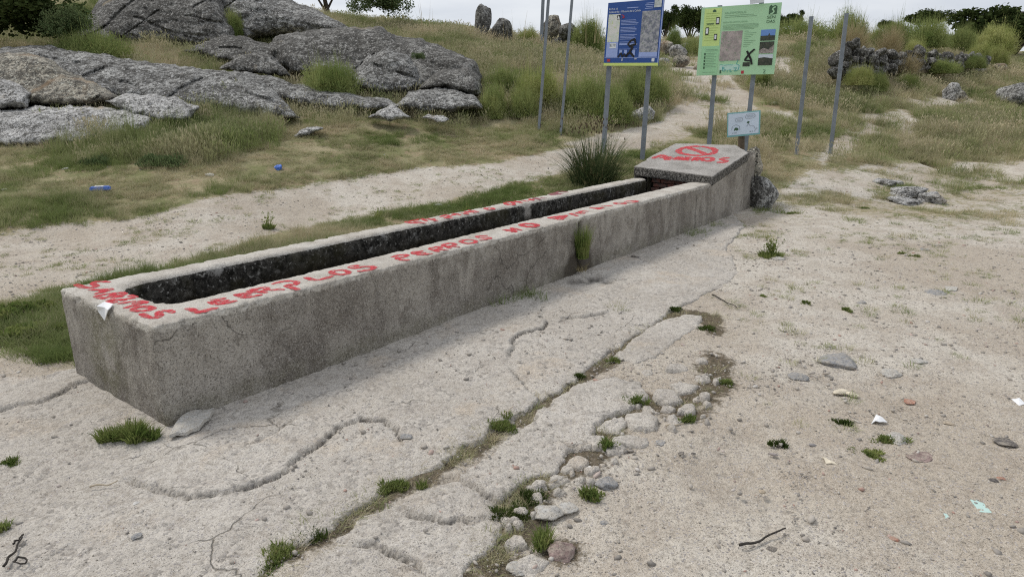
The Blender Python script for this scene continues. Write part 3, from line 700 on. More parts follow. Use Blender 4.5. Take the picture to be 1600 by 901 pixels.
# sloping lid slab
LID = [(7.14, -.015, .663), (8.45, -.02, .845), (8.80, .30, .915), (8.58, 1.165, .975), (7.60, 1.165, .765), (7.52, 1.13, .745), (7.17, 1.135, .672)]
lp = np.array([q[:2] for q in LID]); A3 = np.c_[lp, np.ones(len(lp))]; pc, *_ = np.linalg.lstsq(A3, np.array([q[2] for q in LID]), rcond=None)
def lidz(s, t): return pc[0] * s + pc[1] * t + pc[2]
def resample(poly, step):
    out = []
    for i in range(len(poly)):
        a, b = np.array(poly[i]), np.array(poly[(i + 1) % len(poly)]); n = max(2, int(np.linalg.norm(b - a) / step))
        out += [a + (b - a) * k / n for k in range(n)]
    return np.array(out)
per = resample(lp, .018); ctr = lp.mean(0)
rows = []; side = []
TH = .125
def lidrow(scale, dz, sd):
    Q = ctr + (per - ctr) * scale
    P = tpt(Q[:, 0], Q[:, 1], lidz(Q[:, 0], Q[:, 1]) + dz)
    rows.append(P); side.append(np.full(len(per), sd))
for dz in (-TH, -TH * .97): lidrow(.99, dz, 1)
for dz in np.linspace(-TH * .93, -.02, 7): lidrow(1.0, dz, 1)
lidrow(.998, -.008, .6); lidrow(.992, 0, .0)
for sc_ in np.linspace(.97, .02, 46): lidrow(sc_, 0, 0)
PL = np.stack(rows, 1); SDL = np.stack(side, 1)
cen = tpt(ctr[0], ctr[1], .75)
out = PL - cen; out[..., 2] = 0; out /= np.linalg.norm(out, axis=2)[..., None] + 1e-9
d = relief(PL * 1.1) * 1.3; ch = np.clip(fbm(PL * 7, 3) - .1, 0, 1) * .05
ib = np.exp(-((np.arange(PL.shape[1]) - 9) / 1.5) ** 2)[None, :]
PL = PL + out * (np.where(SDL > .5, d, 0) - ch * ib)[..., None]; PL[..., 2] += np.where(SDL > .5, 0, d)
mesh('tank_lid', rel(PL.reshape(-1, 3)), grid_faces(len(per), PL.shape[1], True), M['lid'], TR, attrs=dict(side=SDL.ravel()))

# ---------------------------------------------------------------- painted strokes
PAINT_N = [0]
def strokes(lines, ox, oy, sc, width, plane, mat, name='painted_letter'):
    """each letter: list of polylines in picture coordinates laid onto the rim or lid"""
    V = []; F = []; E = []
    for ln in lines:
        q = np.array(ln, float) / sc + np.array([ox, oy])
        if plane == 'rim': P = on_z(q[:, 0], q[:, 1], HT)
        else:
            d = rays(q[:, 0], q[:, 1]); c = np.array([0, 0, CAMZ])
            nrm = TA * pc[0] + TB * pc[1]      # plane z = nrm.(xy-TO) + pc2
            kk = (nrm @ (c[:2] - TO) + pc[2] - c[2]) / (d[:, 2] - d[:, :2] @ nrm); P = c + d * kk[:, None]
        # smooth resample
        L = np.r_[0, np.cumsum(np.linalg.norm(np.diff(P[:, :2], axis=0), axis=1))]; n = max(6, int(L[-1] / .012))
        t = np.linspace(0, L[-1], n); X = np.interp(t, L, P[:, 0]); Y = np.interp(t, L, P[:, 1])
        for _ in range(3): X[1:-1] = (X[:-2] + 2 * X[1:-1] + X[2:]) / 4; Y[1:-1] = (Y[:-2] + 2 * Y[1:-1] + Y[2:]) / 4
        dx, dy = np.gradient(X), np.gradient(Y); l_ = np.hypot(dx, dy) + 1e-9; nx, ny = -dy / l_, dx / l_
        w = width * (1 + .25 * fbm2(t, t * 0, 14, 2, float(PAINT_N[0]))); PAINT_N[0] += 1
        endf = np.minimum(np.minimum(t, L[-1] - t) / (width * .5), 1) * .5 + .5
        b = len(V)
        for j, kx in enumerate((-1, -.6, 0, .6, 1)):
            x = X + nx * w * kx * .62 * endf; y = Y + ny * w * kx * .62 * endf
            s = (x - TO[0]) * TA[0] + (y - TO[1]) * TA[1]; tt = (x - TO[0]) * TB[0] + (y - TO[1]) * TB[1]
            z0 = np.full(len(x), HT) if plane == 'rim' else lidz(s, tt)
            Pq = np.stack([x, y, z0], -1)
            z = z0 + (relief(Pq) if plane == 'rim' else relief(Pq * 1.1) * 1.3) + .0018
            V += list(np.stack([x, y, z], -1)); E += [0., .75, 1., .75, 0.][j:j + 1] * len(x)
        for j in range(4):
            for i in range(n - 1): F.append((b + j * n + i, b + j * n + i + 1, b + (j + 1) * n + i + 1, b + (j + 1) * n + i))
    mesh(name, rel(np.array(V)), np.array(F), mat, TR, attrs=dict(edge=np.array(E)))
def ell(cx, cy, rx, ry, n=26, tilt=0.): return [(cx + rx * math.cos(a), cy + ry * math.sin(a) + tilt * rx * math.cos(a)) for a in np.linspace(0, 2 * math.pi * 1.03, n)]
A_end = (100, 430, 8.889)
for L_ in ([[(640, 100), (540, 88), (430, 92), (395, 120), (460, 150), (420, 172), (330, 180), (250, 165), (160, 125)]],
           [[(690, 190), (460, 205), (340, 200)], [(690, 190), (560, 225), (430, 262)], [(520, 200), (560, 232)]],
           [[(430, 285), (640, 255), (860, 235)], [(430, 285), (560, 330), (650, 290), (700, 250)], [(640, 315), (760, 300), (860, 240)]],
           [[(600, 350), (800, 335), (1000, 318)], [(600, 350), (650, 372), (740, 375)], [(780, 335), (860, 352)], [(900, 272), (960, 290), (1000, 318)], [(700, 270), (820, 300)]],
           [[(740, 395), (860, 380), (1000, 362)], [(1000, 362), (1100, 372), (1165, 385)], [(940, 400), (1060, 395), (1165, 385)], [(820, 460), (960, 430), (1080, 400)]],
           [[(930, 480), (1000, 450), (1120, 435), (1230, 447), (1240, 475), (1120, 495), (990, 500), (930, 480)]],
           [[(1520, 530), (1470, 492), (1370, 490), (1300, 520), (1340, 560), (1270, 598), (1160, 585), (1070, 530)]]): strokes(L_, *A_end, .037, 'rim', M['red'])
A_leer = (270, 420, 7.619)
for L_ in ([[(150, 475), (230, 482), (290, 520), (400, 500), (540, 460)]],
           [[(640, 350), (500, 372), (440, 395), (520, 425), (640, 405), (770, 385)], [(450, 392), (560, 390), (680, 378)]],
           [[(740, 305), (860, 350), (960, 335), (1060, 305)], [(720, 312), (900, 290), (960, 265)], [(840, 325), (940, 300)]],
           [[(880, 270), (990, 235), (1120, 222), (1120, 255), (960, 285)], [(930, 270), (1010, 240)], [(1020, 270), (1070, 288), (1135, 285)]],
           [[(1150, 252), (1240, 250), (1335, 245)], [(1180, 185), (1330, 145), (1480, 152), (1470, 188), (1340, 200), (1420, 225), (1505, 250)]]): strokes(L_, *A_leer, .039, 'rim', M['red'])
A_los = (460, 360, 5.0)
for L_ in ([[(80, 365), (150, 388), (200, 388), (260, 370), (300, 355)]], [ell(358, 328, 70, 18)],
           [[(510, 270), (430, 285), (460, 297), (560, 280), (630, 282), (605, 305), (490, 318)]],
           [[(760, 212), (800, 195), (865, 185), (885, 195), (840, 213), (780, 212)], [(790, 218), (840, 232), (905, 235)]],
           [[(1010, 160), (930, 165), (930, 180), (1000, 190), (1080, 178)], [(945, 173), (1030, 172)]],
           [[(1050, 140), (1130, 168)], [(1050, 140), (1120, 125), (1150, 138), (1090, 152)], [(1110, 152), (1205, 152)]],
           [[(1150, 115), (1225, 142)], [(1150, 115), (1230, 100), (1262, 113), (1195, 130)], [(1210, 127), (1295, 128)]],
           [ell(1360, 88, 60, 15)], [[(1510, 40), (1420, 43), (1440, 57), (1530, 53), (1525, 68), (1445, 76)]]): strokes(L_, *A_los, .037, 'rim', M['red'])
A_no = (770, 290, 6.667)
for L_ in ([[(100, 460), (240, 486)], [(240, 486), (190, 440)], [(190, 440), (310, 466)], [(120, 458), (230, 470)]], [ell(380, 412, 92, 20), ell(380, 412, 75, 12)],
           [[(570, 335), (650, 345), (710, 355), (770, 310), (570, 335)], [(640, 345), (740, 322)], [(620, 332), (700, 320)]],
           [[(800, 290), (840, 305), (885, 320)], [(800, 290), (920, 288)]], [[(870, 275), (910, 290), (960, 292)]],
           [[(1000, 270), (930, 262), (900, 275), (970, 285)]], [[(1040, 235), (1150, 228), (1100, 245), (1010, 228)], [(1060, 230), (1110, 238)]],
           [[(1130, 218), (1250, 208)]], [ell(1325, 185, 58, 8)], [[(1370, 168), (1460, 155), (1515, 160), (1470, 176), (1395, 178)]]): strokes(L_, *A_no, .040, 'rim', M['red'])
A_b1 = (620, 285, 10)
for L_ in ([[(360, 575), (230, 600), (130, 622), (300, 640), (470, 625)], [(250, 610), (400, 612)]], [[(390, 562), (470, 605)], [(470, 560), (640, 600)], [(480, 580), (600, 562)]],
           [[(680, 540), (760, 512), (850, 535), (740, 550), (880, 562)]], [[(860, 488), (1000, 512)], [(860, 520), (960, 490)]], [[(1000, 480), (1120, 492), (1040, 500)]],
           [[(1050, 450), (1240, 475)], [(1060, 478), (1160, 448)]], [[(1110, 432), (1280, 462)]], [[(1370, 402), (1480, 400), (1525, 418), (1420, 430), (1370, 402)]]): strokes(L_, *A_b1, .040, 'rim', M['red'])
A_b2 = (740, 280, 10)
for L_ in ([[(480, 370), (600, 352), (640, 400), (520, 402), (480, 370)], [(520, 385), (620, 378)]], [[(630, 342), (760, 372)], [(660, 365), (730, 345)]], [[(740, 332), (860, 348)]],
           [[(860, 312), (940, 340)], [(860, 335), (950, 318)]]): strokes(L_, *A_b2, .040, 'rim', M['red'])
for L_ in ([[(930, 290), (1040, 322)], [(930, 315), (1020, 295)]], [[(1040, 292), (1150, 290)]], [[(1180, 240), (1350, 192), (1480, 208)], [(1200, 250), (1400, 218)], [(1260, 212), (1350, 240)]]):
    strokes(L_, *A_b2, .046, 'rim', M['redp'])
A_lid = (1000, 215, 8.889)
strokes([ell(790, 187, 255, 62, 50), [(640, 132), (780, 180), (950, 240)]], *A_lid, .085, 'lid', M['red'], 'painted_ban_sign')
for L_ in ([[(170, 290), (240, 265), (310, 245), (370, 270), (270, 282)]], [[(440, 268), (370, 280), (360, 305), (440, 305)], [(390, 288), (460, 285)]],
           [[(470, 310), (520, 278), (570, 270), (560, 290), (510, 295), (560, 312)]], [[(590, 315), (640, 280), (690, 275), (660, 298), (620, 300), (680, 320)]],
           [[(720, 325), (780, 280), (830, 280), (790, 303), (750, 305), (810, 325)]], [ell(935, 303, 78, 24)],
           [[(1245, 285), (1160, 288), (1120, 305), (1205, 325), (1170, 343), (1065, 343)]]): strokes(L_, *A_lid, .070, 'lid', M['red'])
#--SECTION3--
# ---------------------------------------------------------------- the granite outcrop: every shelf of rock a body of its own
def outcrop(label, poly, Yb, Yt, thick, mat, soft=38, seed=0, rough=1.0, step=None, group='granite outcrop above the path', lean=0.0, nm='rock_outcrop'):
    poly = np.array(poly, float); lo, hi = poly.min(0) - 6, poly.max(0) + 6
    if step is None: step = max(1.5, min(2.6, max(hi - lo) / 160))
    xs = np.arange(lo[0], hi[0], step); ys = np.arange(lo[1], hi[1], step)
    U, Vv = np.meshgrid(xs, ys, indexing='ij')
    d = poly_dist(np.stack([U, Vv], -1), poly) + fbm2(U, Vv, .045, 4, seed + 3) * 7 * rough
    fr = np.clip((Vv - lo[1]) / (hi[1] - lo[1]), 0, 1)
    Yp = Yt + (Yb - Yt) * fr + lean * (U - U.mean()) / 100
    soft = soft * .55; thick = thick * .75
    k = np.clip(d / soft, 0, 1); prof = np.sqrt(np.clip(1 - (1 - k) ** 2, 0, 1))
    gu, gv = np.gradient(d, step); gl = np.hypot(gu, gv) + 1e-6; mv = np.where(d < step * .6, np.clip(-d, -step, step * 1.4), 0)
    U = U + gu / gl * mv; Vv = Vv + gv / gl * mv
    P = at_depth(U, Vv, Yp)
    sc = .42
    Pa = np.stack([(P[..., 0] * .978 - P[..., 2] * .208) * .38, P[..., 1] * .8, P[..., 2] * .978 + P[..., 0] * .208], -1)
    lump = fbm(Pa * .75 + seed * 3.1, 5) * .6 * rough + np.abs(fbm(Pa * 1.5 + seed, 3)) * -.42 * rough
    # bedding steps and joints
    q = P[..., 2] * 1.7 + P[..., 0] * .45 + fbm(P * .5 + seed, 2) * .55
    stepn = (np.abs((q % 1.0) - .5) < .05) * .09 * rough * (fbm(P * .55 + seed + 31, 2) > .16)
    q2 = P[..., 0] * .8 - P[..., 2] * .9 + fbm(P * .4 + seed + 9, 2) * .7
    stepn = stepn + (np.abs((q2 % 1.0) - .5) < .03) * .10 * rough * (fbm(P * .5 + seed + 47, 2) > .14)
    fine = fbm(Pa * 4.5 + seed, 4, ridge=True) * .055 * rough + fbm(P * 9, 3) * .035 * rough
    Yf = Yp - thick * prof + (lump * thick * .55 + stepn - fine) * np.clip(k * 1.6, 0, 1)
    Yg = hitY(U, Vv); Yf = np.minimum(Yf, Yg + .10 + 0 * Yf + .0)
    Yk = np.maximum(Yf + .15, Yp + thick * .7 * prof)
    keep = d > -step * 1.15
    kq = (keep[:-1, :-1] & keep[1:, :-1] & keep[1:, 1:] & keep[:-1, 1:]).ravel()
    F = grid_faces(len(xs), len(ys))[kq]
    Vf = at_depth(U, Vv, Yf).reshape(-1, 3); Vb = at_depth(U, Vv, Yk).reshape(-1, 3)
    use = np.unique(F); n = len(use); mp = np.full(len(Vf), -1); mp[use] = np.arange(n)
    Fm = mp[F]
    e = np.concatenate([Fm[:, [0, 1]], Fm[:, [1, 2]], Fm[:, [2, 3]], Fm[:, [3, 0]]]); key = e[:, 0] * (n + 1) + e[:, 1]; rk = e[:, 1] * (n + 1) + e[:, 0]
    b = e[~np.isin(key, rk)]
    wall = np.stack([b[:, 1], b[:, 0], b[:, 0] + n, b[:, 1] + n], 1)
    V = np.concatenate([Vf[use], Vb[use]]); FF = np.concatenate([Fm, Fm[:, ::-1] + n, wall])
    c = V.mean(0); c[2] = V[:, 2].min()
    o = mesh(nm, V - c, FF, mat, loc=tuple(c))
    return tag(o, label, 'rock', group)
OC = [
 ('big dark lichen covered dome of rock behind the leafy bush', [(100, 60), (140, 25), (175, -30), (225, -62), (280, -74), (332, -58), (350, 10), (368, 62), (372, 80), (330, 78), (280, 74), (220, 72), (150, 82)], 20.4, 24, 1.6, 'rockd', 60),
 ('tall smooth grey rock flank sloping down to the right', [(328, -50), (365, -46), (410, -26), (445, -4), (492, 15), (522, 30), (550, 46), (520, 56), (470, 56), (430, 54), (385, 64), (360, 50), (335, 20)], 21.6, 24.5, 1.5, 'rock', 70),
 ('broad dark boulder mass in the middle of the outcrop', [(415, 72), (440, 55), (500, 46), (558, 41), (600, 44), (622, 56), (660, 62), (705, 78), (745, 97), (753, 120), (750, 150), (700, 135), (660, 145), (600, 140), (540, 138), (500, 125), (455, 118), (430, 100)], 17.4, 20, 1.3, 'rockd', 42),
 ('rounded dark boulder in front of the broad mass, beside the gully bush', [(545, 142), (552, 115), (575, 88), (602, 74), (636, 84), (655, 108), (664, 135), (640, 148), (590, 148)], 16.9, 18.2, 1.0, 'rock', 34),
 ('dark boulder at the right end of the outcrop, above the low slab', [(655, 138), (672, 120), (700, 108), (732, 106), (750, 120), (756, 148), (742, 152), (700, 140), (668, 142)], 16.2, 17.2, .8, 'rockd', 26),
 ('low lichened slab at the right foot of the outcrop', [(612, 168), (640, 146), (680, 136), (715, 140), (745, 152), (752, 168), (705, 176), (650, 174)], 15.2, 16.4, .7, 'rock', 24),
 ('very long grey whaleback of rock running across the left', [(-220, 95), (0, 74), (60, 70), (110, 78), (200, 92), (300, 106), (372, 112), (408, 124), (432, 145), (468, 184), (430, 187), (380, 180), (320, 174), (250, 168), (180, 158), (100, 152), (-220, 150)], 14.1, 17.2, 1.0, 'rock', 46),
 ('thin dark ridge of rock trailing right from the whaleback', [(372, 114), (410, 117), (450, 128), (510, 140), (560, 148), (606, 154), (632, 168), (600, 175), (540, 172), (480, 168), (440, 160), (400, 135)], 15.3, 16.8, .6, 'rock', 22),
 ('ochre lumpy rock with dark hollows at the left edge', [(-220, 90), (0, 84), (40, 80), (82, 92), (108, 112), (135, 124), (160, 138), (192, 152), (170, 162), (110, 168), (40, 165), (-220, 165)], 13.7, 15.4, .8, 'rocko', 26),
 ('wide pale slab lying lowest at the far left', [(-220, 172), (0, 172), (70, 168), (150, 166), (205, 172), (243, 182), (228, 205), (150, 224), (60, 228), (-220, 228)], 12.2, 13.5, .55, 'rockp', 26),
 ('small pale hump of rock right of the wide pale slab', [(165, 158), (200, 148), (240, 147), (275, 154), (308, 168), (298, 192), (248, 190), (200, 178)], 12.9, 13.8, .45, 'rockp', 20),
 ('whitish smooth rock cut by the left edge above the pale slab', [(-220, 118), (0, 122), (22, 128), (48, 146), (42, 168), (-220, 176)], 13.1, 14.2, .5, 'rockp', 22),
 ('small dark rock between the dome and the broad mass', [(284, 80), (318, 66), (352, 56), (392, 60), (430, 72), (442, 96), (410, 108), (345, 96)], 18.2, 19.8, .7, 'rockd', 22),
 ('little dark rock above the whaleback crest', [(342, 108), (368, 90), (402, 80), (436, 92), (452, 118), (410, 116)], 16.9, 17.8, .5, 'rockd', 18),
 ('small light wedge of stone in the grass below the outcrop', [(574, 184), (592, 170), (612, 165), (628, 174), (643, 184), (612, 188)], 14.3, 14.8, .3, 'rockp', 12),
 ('flat grey plate of stone sunk in the grass right of the wedge', [(655, 184), (668, 179), (692, 182), (708, 187), (680, 191)], 14.2, 14.5, .15, 'rockp', 8),
 ('flat grey stone in dry grass below the whaleback tip', [(458, 212), (470, 203), (488, 198), (504, 201), (486, 209), (470, 214)], 13.2, 13.5, .12, 'rockp', 8)]
for k, (lb, poly, yb, yt, th, mt, so) in enumerate(OC): outcrop(lb, poly, yb, yt, th, M[mt], so, seed=k * 1.7 + .3)

# ---------------------------------------------------------------- free stones
def boulder(label, u0, v0, u1, v1, mat, seed=0, sub=5, Y=None, deep=.8, tilt=0., name='boulder', group=None, rough=.07, planes=13, yaw=None, cat='rock', sink=.12):
    """stone filling the picture box u0..u1, v0..v1, standing on the land at its foot"""
    u, vb = (u0 + u1) / 2, v1
    P = G(u, vb) if Y is None else at_depth(u, vb, Y)
    Y_ = P[1]; w = (u1 - u0) / FPX * Y_ * 1.02 / 2; h = (v1 - v0) / FPX * Y_ * 1.03 / 2
    S, F = stone_shape(sub, seed, planes, rough)
    lo, hi = S.min(0), S.max(0); S = (S - (lo + hi) / 2) / ((hi - lo) / 2)
    V = S * np.array([w, max(w, h) * deep, h * (1 + sink)])
    c, s = math.cos(R(tilt)), math.sin(R(tilt)); V = np.stack([V[:, 0] * c - V[:, 2] * s, V[:, 1], V[:, 0] * s + V[:, 2] * c], 1)
    o = mesh(name, V, F, mat, loc=(P[0], P[1] + max(w, h) * deep * .5, P[2] + h * (1 - sink)))
    return tag(o, label, cat, group)
def loose(label, u0, v0, u1, v1, mat, seed, thick=.4, cat='stone', group='loose stones in the sand', yaw=None, name='stone', sub=3, planes=9, rough=.05):
    """flat stone lying on level ground: box in the picture is its plan seen from here"""
    q = on_z(np.array([u0, u1, (u0 + u1) / 2, (u0 + u1) / 2]), np.array([(v0 + v1) / 2] * 2 + [v0, v1]), .0)
    w = abs(q[1, 0] - q[0, 0]) / 2; dpt = abs(q[2, 1] - q[3, 1]) / 2; c = G((u0 + u1) / 2, (v0 + v1) / 2)
    w = (u1 - u0) / FPX * c[1] / 2; dpt = min(dpt, w * .95) if c[1] < 8 else w * .8
    S, F = stone_shape(max(sub, 4), seed, planes, .10, .03)
    w *= .9; dpt *= .9; hh = min(w, dpt) * thick * .55
    base = .012 if float(on_apron(np.array([c[0]]), np.array([c[1]]))[0]) > .5 else 0.
    o = mesh(name, S * np.array([w, dpt, hh]), F, mat, loc=(c[0], c[1], c[2] + base + hh * .18))
    if yaw: o.rotation_euler[2] = yaw
    return tag(o, label, cat, group)
boulder('grey boulder lying against the far end of the trough', 1171, 277, 1218, 328, M['rock'], 11, Y=9.95, deep=.9, planes=26, rough=.035)
boulder('brown rubble stone wedged on top of the boulder behind the trough', 1163, 232, 1191, 285, M['rocko'], 12, Y=10.35, deep=.8, sub=4)
boulder('pale stone in the grass beneath the blue board', 985, 169, 1024, 193, M['rockp'], 13, sub=4)
boulder('rounded grey boulder cut by the right edge of the view', 1572, 134, 1640, 168, M['rock'], 14, sub=4)
boulder('upright grey stone of a pair on the right meadow', 1474, 133, 1500, 158, M['rockp'], 15, sub=4)
boulder('squat pinkish stone of a pair on the right meadow', 1484, 143, 1516, 160, M['rocko'], 16, sub=4)
boulder('small pale stone below the end of the dry stone wall', 1524, 106, 1541, 118, M['rockp'], 17, sub=3)
boulder('brown stone at the far end of the wall near the broom', 1552, 101, 1575, 113, M['rocko'], 18, sub=3)
boulder('leaning standing stone on the skyline above the outcrop', 741, 14, 766, 62, M['rockd'], 19, Y=26, tilt=-12, deep=.7)
boulder('dark boulder right of the leaning standing stone', 764, 33, 800, 66, M['rockd'], 20, Y=25.6)
boulder('tall dark boulder on the skyline between the thin posts', 846, 28, 876, 60, M['rocko'], 21, Y=26)
boulder('round dark boulder right of the tall skyline boulder', 874, 38, 906, 62, M['rockd'], 22, Y=25.4)
boulder('low grey rock under the skyline boulders', 856, 60, 888, 78, M['rock'], 23, sub=4)
for k, (b, lb) in enumerate([((1030, 68, 1052, 88), 'dark rock at the left edge of the stony path top'), ((1046, 74, 1074, 92), 'light flat rock in the middle of the path top'), ((1062, 68, 1080, 78), 'whitish stone on the skyline of the path'),
        ((1052, 90, 1078, 107), 'dusty rock step lower on the path'), ((1030, 93, 1048, 104), 'pale block left of the dusty rock step'), ((1084, 100, 1096, 109), 'small pale stone at the right edge of the path')]):
    boulder(lb, *b, M['rockp' if k % 3 else 'rocko'], 30 + k, sub=4, name='boulder', group='rocks on the hill path')
outc = [((1372, 272, 1418, 292), 'pale lichened ledge, left end of the flat rocks in the sand'), ((1400, 276, 1460, 312), 'largest broken grey ledge of the flat rocks in the sand'), ((1440, 285, 1478, 318), 'grey ledge at the right end of the flat rocks'), ((1395, 302, 1450, 320), 'dark low ledge in front of the flat rocks')]
for k, (b, lb) in enumerate(outc):
    o = boulder(lb, b[0], b[1] + (b[3] - b[1]) * .5, b[2], b[3], M['rockp'], 50 + k, sub=5, deep=1.0, rough=.13, group='flat rocks in the sand', sink=.3, planes=18)
for k, (u, v, lb) in enumerate([(1480, 590, 0)] * 0): pass

# --- foreground stones
mb0 = dict(grey=plain('stone_blue_grey', (.30, .305, .31), .9, .15, .4, 60), lite=plain('stone_light', (.50, .49, .46), .9, .2, .22, 60), pur=plain('stone_purple', (.27, .20, .185), .9, .15, .5, 25),
    brick=plain('brick_red', (.40, .20, .145), .95, .1, .25, 60), dark=plain('stone_dark', (.085, .08, .08), .85, .2, .4, 70), tan=plain('stone_tan', (.44, .37, .28), .95, .1, .3, 50), white=plain('stone_white', (.68, .67, .65), .8, .2, .12, 50))
mb = dict(grey=dusty('stone_blue_grey', (.28, .285, .29)), lite=dusty('stone_light', (.48, .47, .44), .25), pur=dusty('stone_purple', (.27, .20, .185), .5, 22), brick=dusty('brick_red', (.42, .21, .15)), dark=dusty('stone_dark', (.13, .12, .115), .4), tan=dusty('stone_tan', (.44, .37, .28)), white=dusty('stone_white', (.66, .65, .62), .12, 50, .3))
ST = [('rough grey stone in the mossy gap at the slab edge', 832, 791, 880, 822, 'lite', .8, 4), ('blue grey angular cobble right of the broken slab', 926, 743, 964, 772, 'grey', .8, 4),
 ('purple brown quartz rock at the bottom of the view', 856, 840, 905, 892, 'pur', 1.0, 4), ('small knob of grey stone left of the blue grey cobble', 872, 786, 904, 810, 'lite', .7, 3),
 ('blue grey pebble on the crack in the apron', 626, 680, 645, 697, 'grey', .9, 3), ('pale chip of stone beside the grass clump', 262, 700, 272, 706, 'lite', .5, 3),
 ('long grey stone half buried in the sand', 1283, 557, 1340, 577, 'grey', .5, 4), ('angular pale stone left of the white slab', 1376, 574, 1410, 597, 'lite', .6, 3), ('smooth light oblong slab of stone in the sand', 1424, 558, 1448, 576, 'lite', .4, 3),
 ('flat grey stone with moss beside it', 1233, 582, 1262, 600, 'grey', .5, 3), ('wedge of grey stone beside the white shard', 1380, 680, 1422, 697, 'lite', .5, 3), ('flat brownish stone near the right edge', 1552, 686, 1586, 701, 'dark', .35, 3),
 ('grey flat stone below the weeds at mid right', 1448, 453, 1480, 464, 'grey', .4, 3), ('round bluish stone pair, larger one', 1206, 402, 1224, 412, 'lite', .6, 3), ('brick red fragment nearest the green glass', 1388, 840, 1406, 852, 'brick', .7, 3),
 ('flat brick red chip in the sand at mid right', 1410, 625, 1432, 637, 'brick', .3, 3), ('brick chip beside a blue pebble near the right edge', 1558, 744, 1570, 753, 'brick', .7, 3), ('dark pebble beside the brick chip near the right edge', 1543, 745, 1558, 756, 'dark', .7, 3),
 ('dark stone below the black stick', 1198, 856, 1214, 866, 'dark', .7, 3), ('small dark stone in the sand right of the slabs', 1059, 704, 1070, 714, 'dark', .8, 3), ('second dark pebble right of the slabs', 1080, 706, 1088, 713, 'dark', .8, 3),
 ('white pebble in the gap near the blue grey cobble', 916, 730, 927, 740, 'white', .8, 3), ('white stone in the grass behind the trough', 676, 317, 690, 327, 'white', 1., 3), ('smaller white stone beside the one behind the trough', 697, 320, 704, 326, 'white', 1., 3),
 ('white stone in the grass left of the path', 322, 272, 334, 281, 'white', 1., 3), ('pale stone left in the meadow', 98, 262, 108, 271, 'white', 1., 3), ('white pebble at the far left of the dirt path', 2, 293, 13, 302, 'white', .8, 3),
 ('pinkish flat stone flush in the sand at right', 1415, 705, 1462, 722, 'pur', .15, 3), ('light stone on the sand near the slab fragments', 1022, 689, 1042, 702, 'grey', .5, 3), ('tan stone in the sandy hollow', 1184, 764, 1196, 774, 'tan', .8, 3),
 ('light pebble above the sandy hollow', 1290, 720, 1308, 729, 'lite', .5, 3), ('bluish pebble near the bottom of the sand', 937, 815, 950, 825, 'grey', .6, 3), ('grey chip at mid right among weeds', 1340, 468, 1354, 478, 'grey', .6, 3),
 ('dark grey stone at the foot of the trough', 986, 401, 998, 409, 'dark', .7, 3), ('pale chip near the white shard', 1475, 660, 1492, 668, 'tan', .4, 3), ('white stone beneath the wall at right', 1468, 142, 1476, 148, 'white', .8, 3),
 ('pale grey stone in the meadow beneath the wall', 1436, 386, 1450, 396, 'grey', .4, 3), ('pale stone by the right posts in the grass', 1203, 160, 1215, 168, 'white', 1., 3), ('tan chip on the apron at lower left', 205, 840, 226, 850, 'grey', .5, 3),
 ('white chip on the apron at lower left', 208, 788, 220, 796, 'white', .5, 3), ('light stone near the bottom edge of the apron gap', 790, 880, 826, 900, 'lite', .7, 4)]
for k, (lb, a, b, c, d, mt, th, sb) in enumerate(ST): loose(lb, a, b, c, d, mb[mt], 200 + k, th, sub=sb)

# ---------------------------------------------------------------- litter
def sheet(label, pts, mat, cat, lift=.004, crease=.01, thick=.003, name='litter', seed=0, z=None, world=None):
    """thin flat piece lying on the ground: corners in picture coordinates"""
    if world is None:
        q = flat(pts); zt_ = terr(q[:, 0], q[:, 1]) + (.012 * on_apron(q[:, 0], q[:, 1])) if z is None else np.full(len(q), z)
        P = np.c_[q, zt_ + lift]
    else: P = np.array(world)
    r_ = np.random.default_rng(seed); n = len(P)
    P[:, 2] += r_.uniform(0, crease, n); c = P.mean(0); c2 = c.copy(); c2[2] += crease * .8
    mid = (P + np.roll(P, -1, 0)) / 2; mid[:, 2] += r_.uniform(-.3, .8, n) * crease
    ring = np.empty((2 * n, 3)); ring[0::2] = P; ring[1::2] = mid
    V = np.concatenate([ring, [c2], ring - [0, 0, thick], [c2 - [0, 0, thick]]]); m = 2 * n
    F = [(i, (i + 1) % m, m) for i in range(m)] + [((i + 1) % m + m + 1, i + m + 1, 2 * m + 1) for i in range(m)] + [(i, i + m + 1, (i + 1) % m + m + 1, (i + 1) % m) for i in range(m)]
    o = mesh(name, V - c, F, mat, smooth=False, loc=tuple(c)); return tag(o, label, cat)
paper = plain('paper_white', (.78, .79, .80), .8, .2, .05, 30); bluep = plain('blue_card', (.06, .16, .55), .45, .5, .15, 20); bone = plain('shell_cream', (.62, .56, .44), .6, .3, .25, 30)
ng = NT('green_glass'); ng.b.inputs['Transmission Weight'].default_value = .25; M['glass'] = ng.fin((.42, .66, .57), .15, spec=.6)
sheet('whitish flake of mortar lying against the near corner of the trough', [(266, 691), (276, 672), (296, 658), (318, 650), (337, 649), (330, 664), (312, 678), (290, 686)], mb['lite'], 'mortar flake', name='mortar_flake', lift=.022, crease=.025, thick=.018, seed=2)
sheet('large pale green glass shard at the lower right', [(1513, 779), (1532, 782), (1562, 798), (1560, 803), (1530, 801)], M['glass'], 'glass shard', name='glass_shard', crease=.002)
sheet('small pale green glass shard left of the large one', [(1462, 794), (1472, 797), (1483, 808), (1476, 811)], M['glass'], 'glass shard', name='glass_shard', crease=.002)
sheet('torn white paper triangle on the sand', [(1368, 653), (1386, 663), (1373, 665), (1361, 663)], paper, 'paper scrap', name='paper_scrap', seed=4, crease=.02)
sheet('white paper scrap at the right edge', [(1580, 626), (1592, 624), (1602, 633), (1592, 635)], paper, 'paper scrap', name='paper_scrap', seed=5)
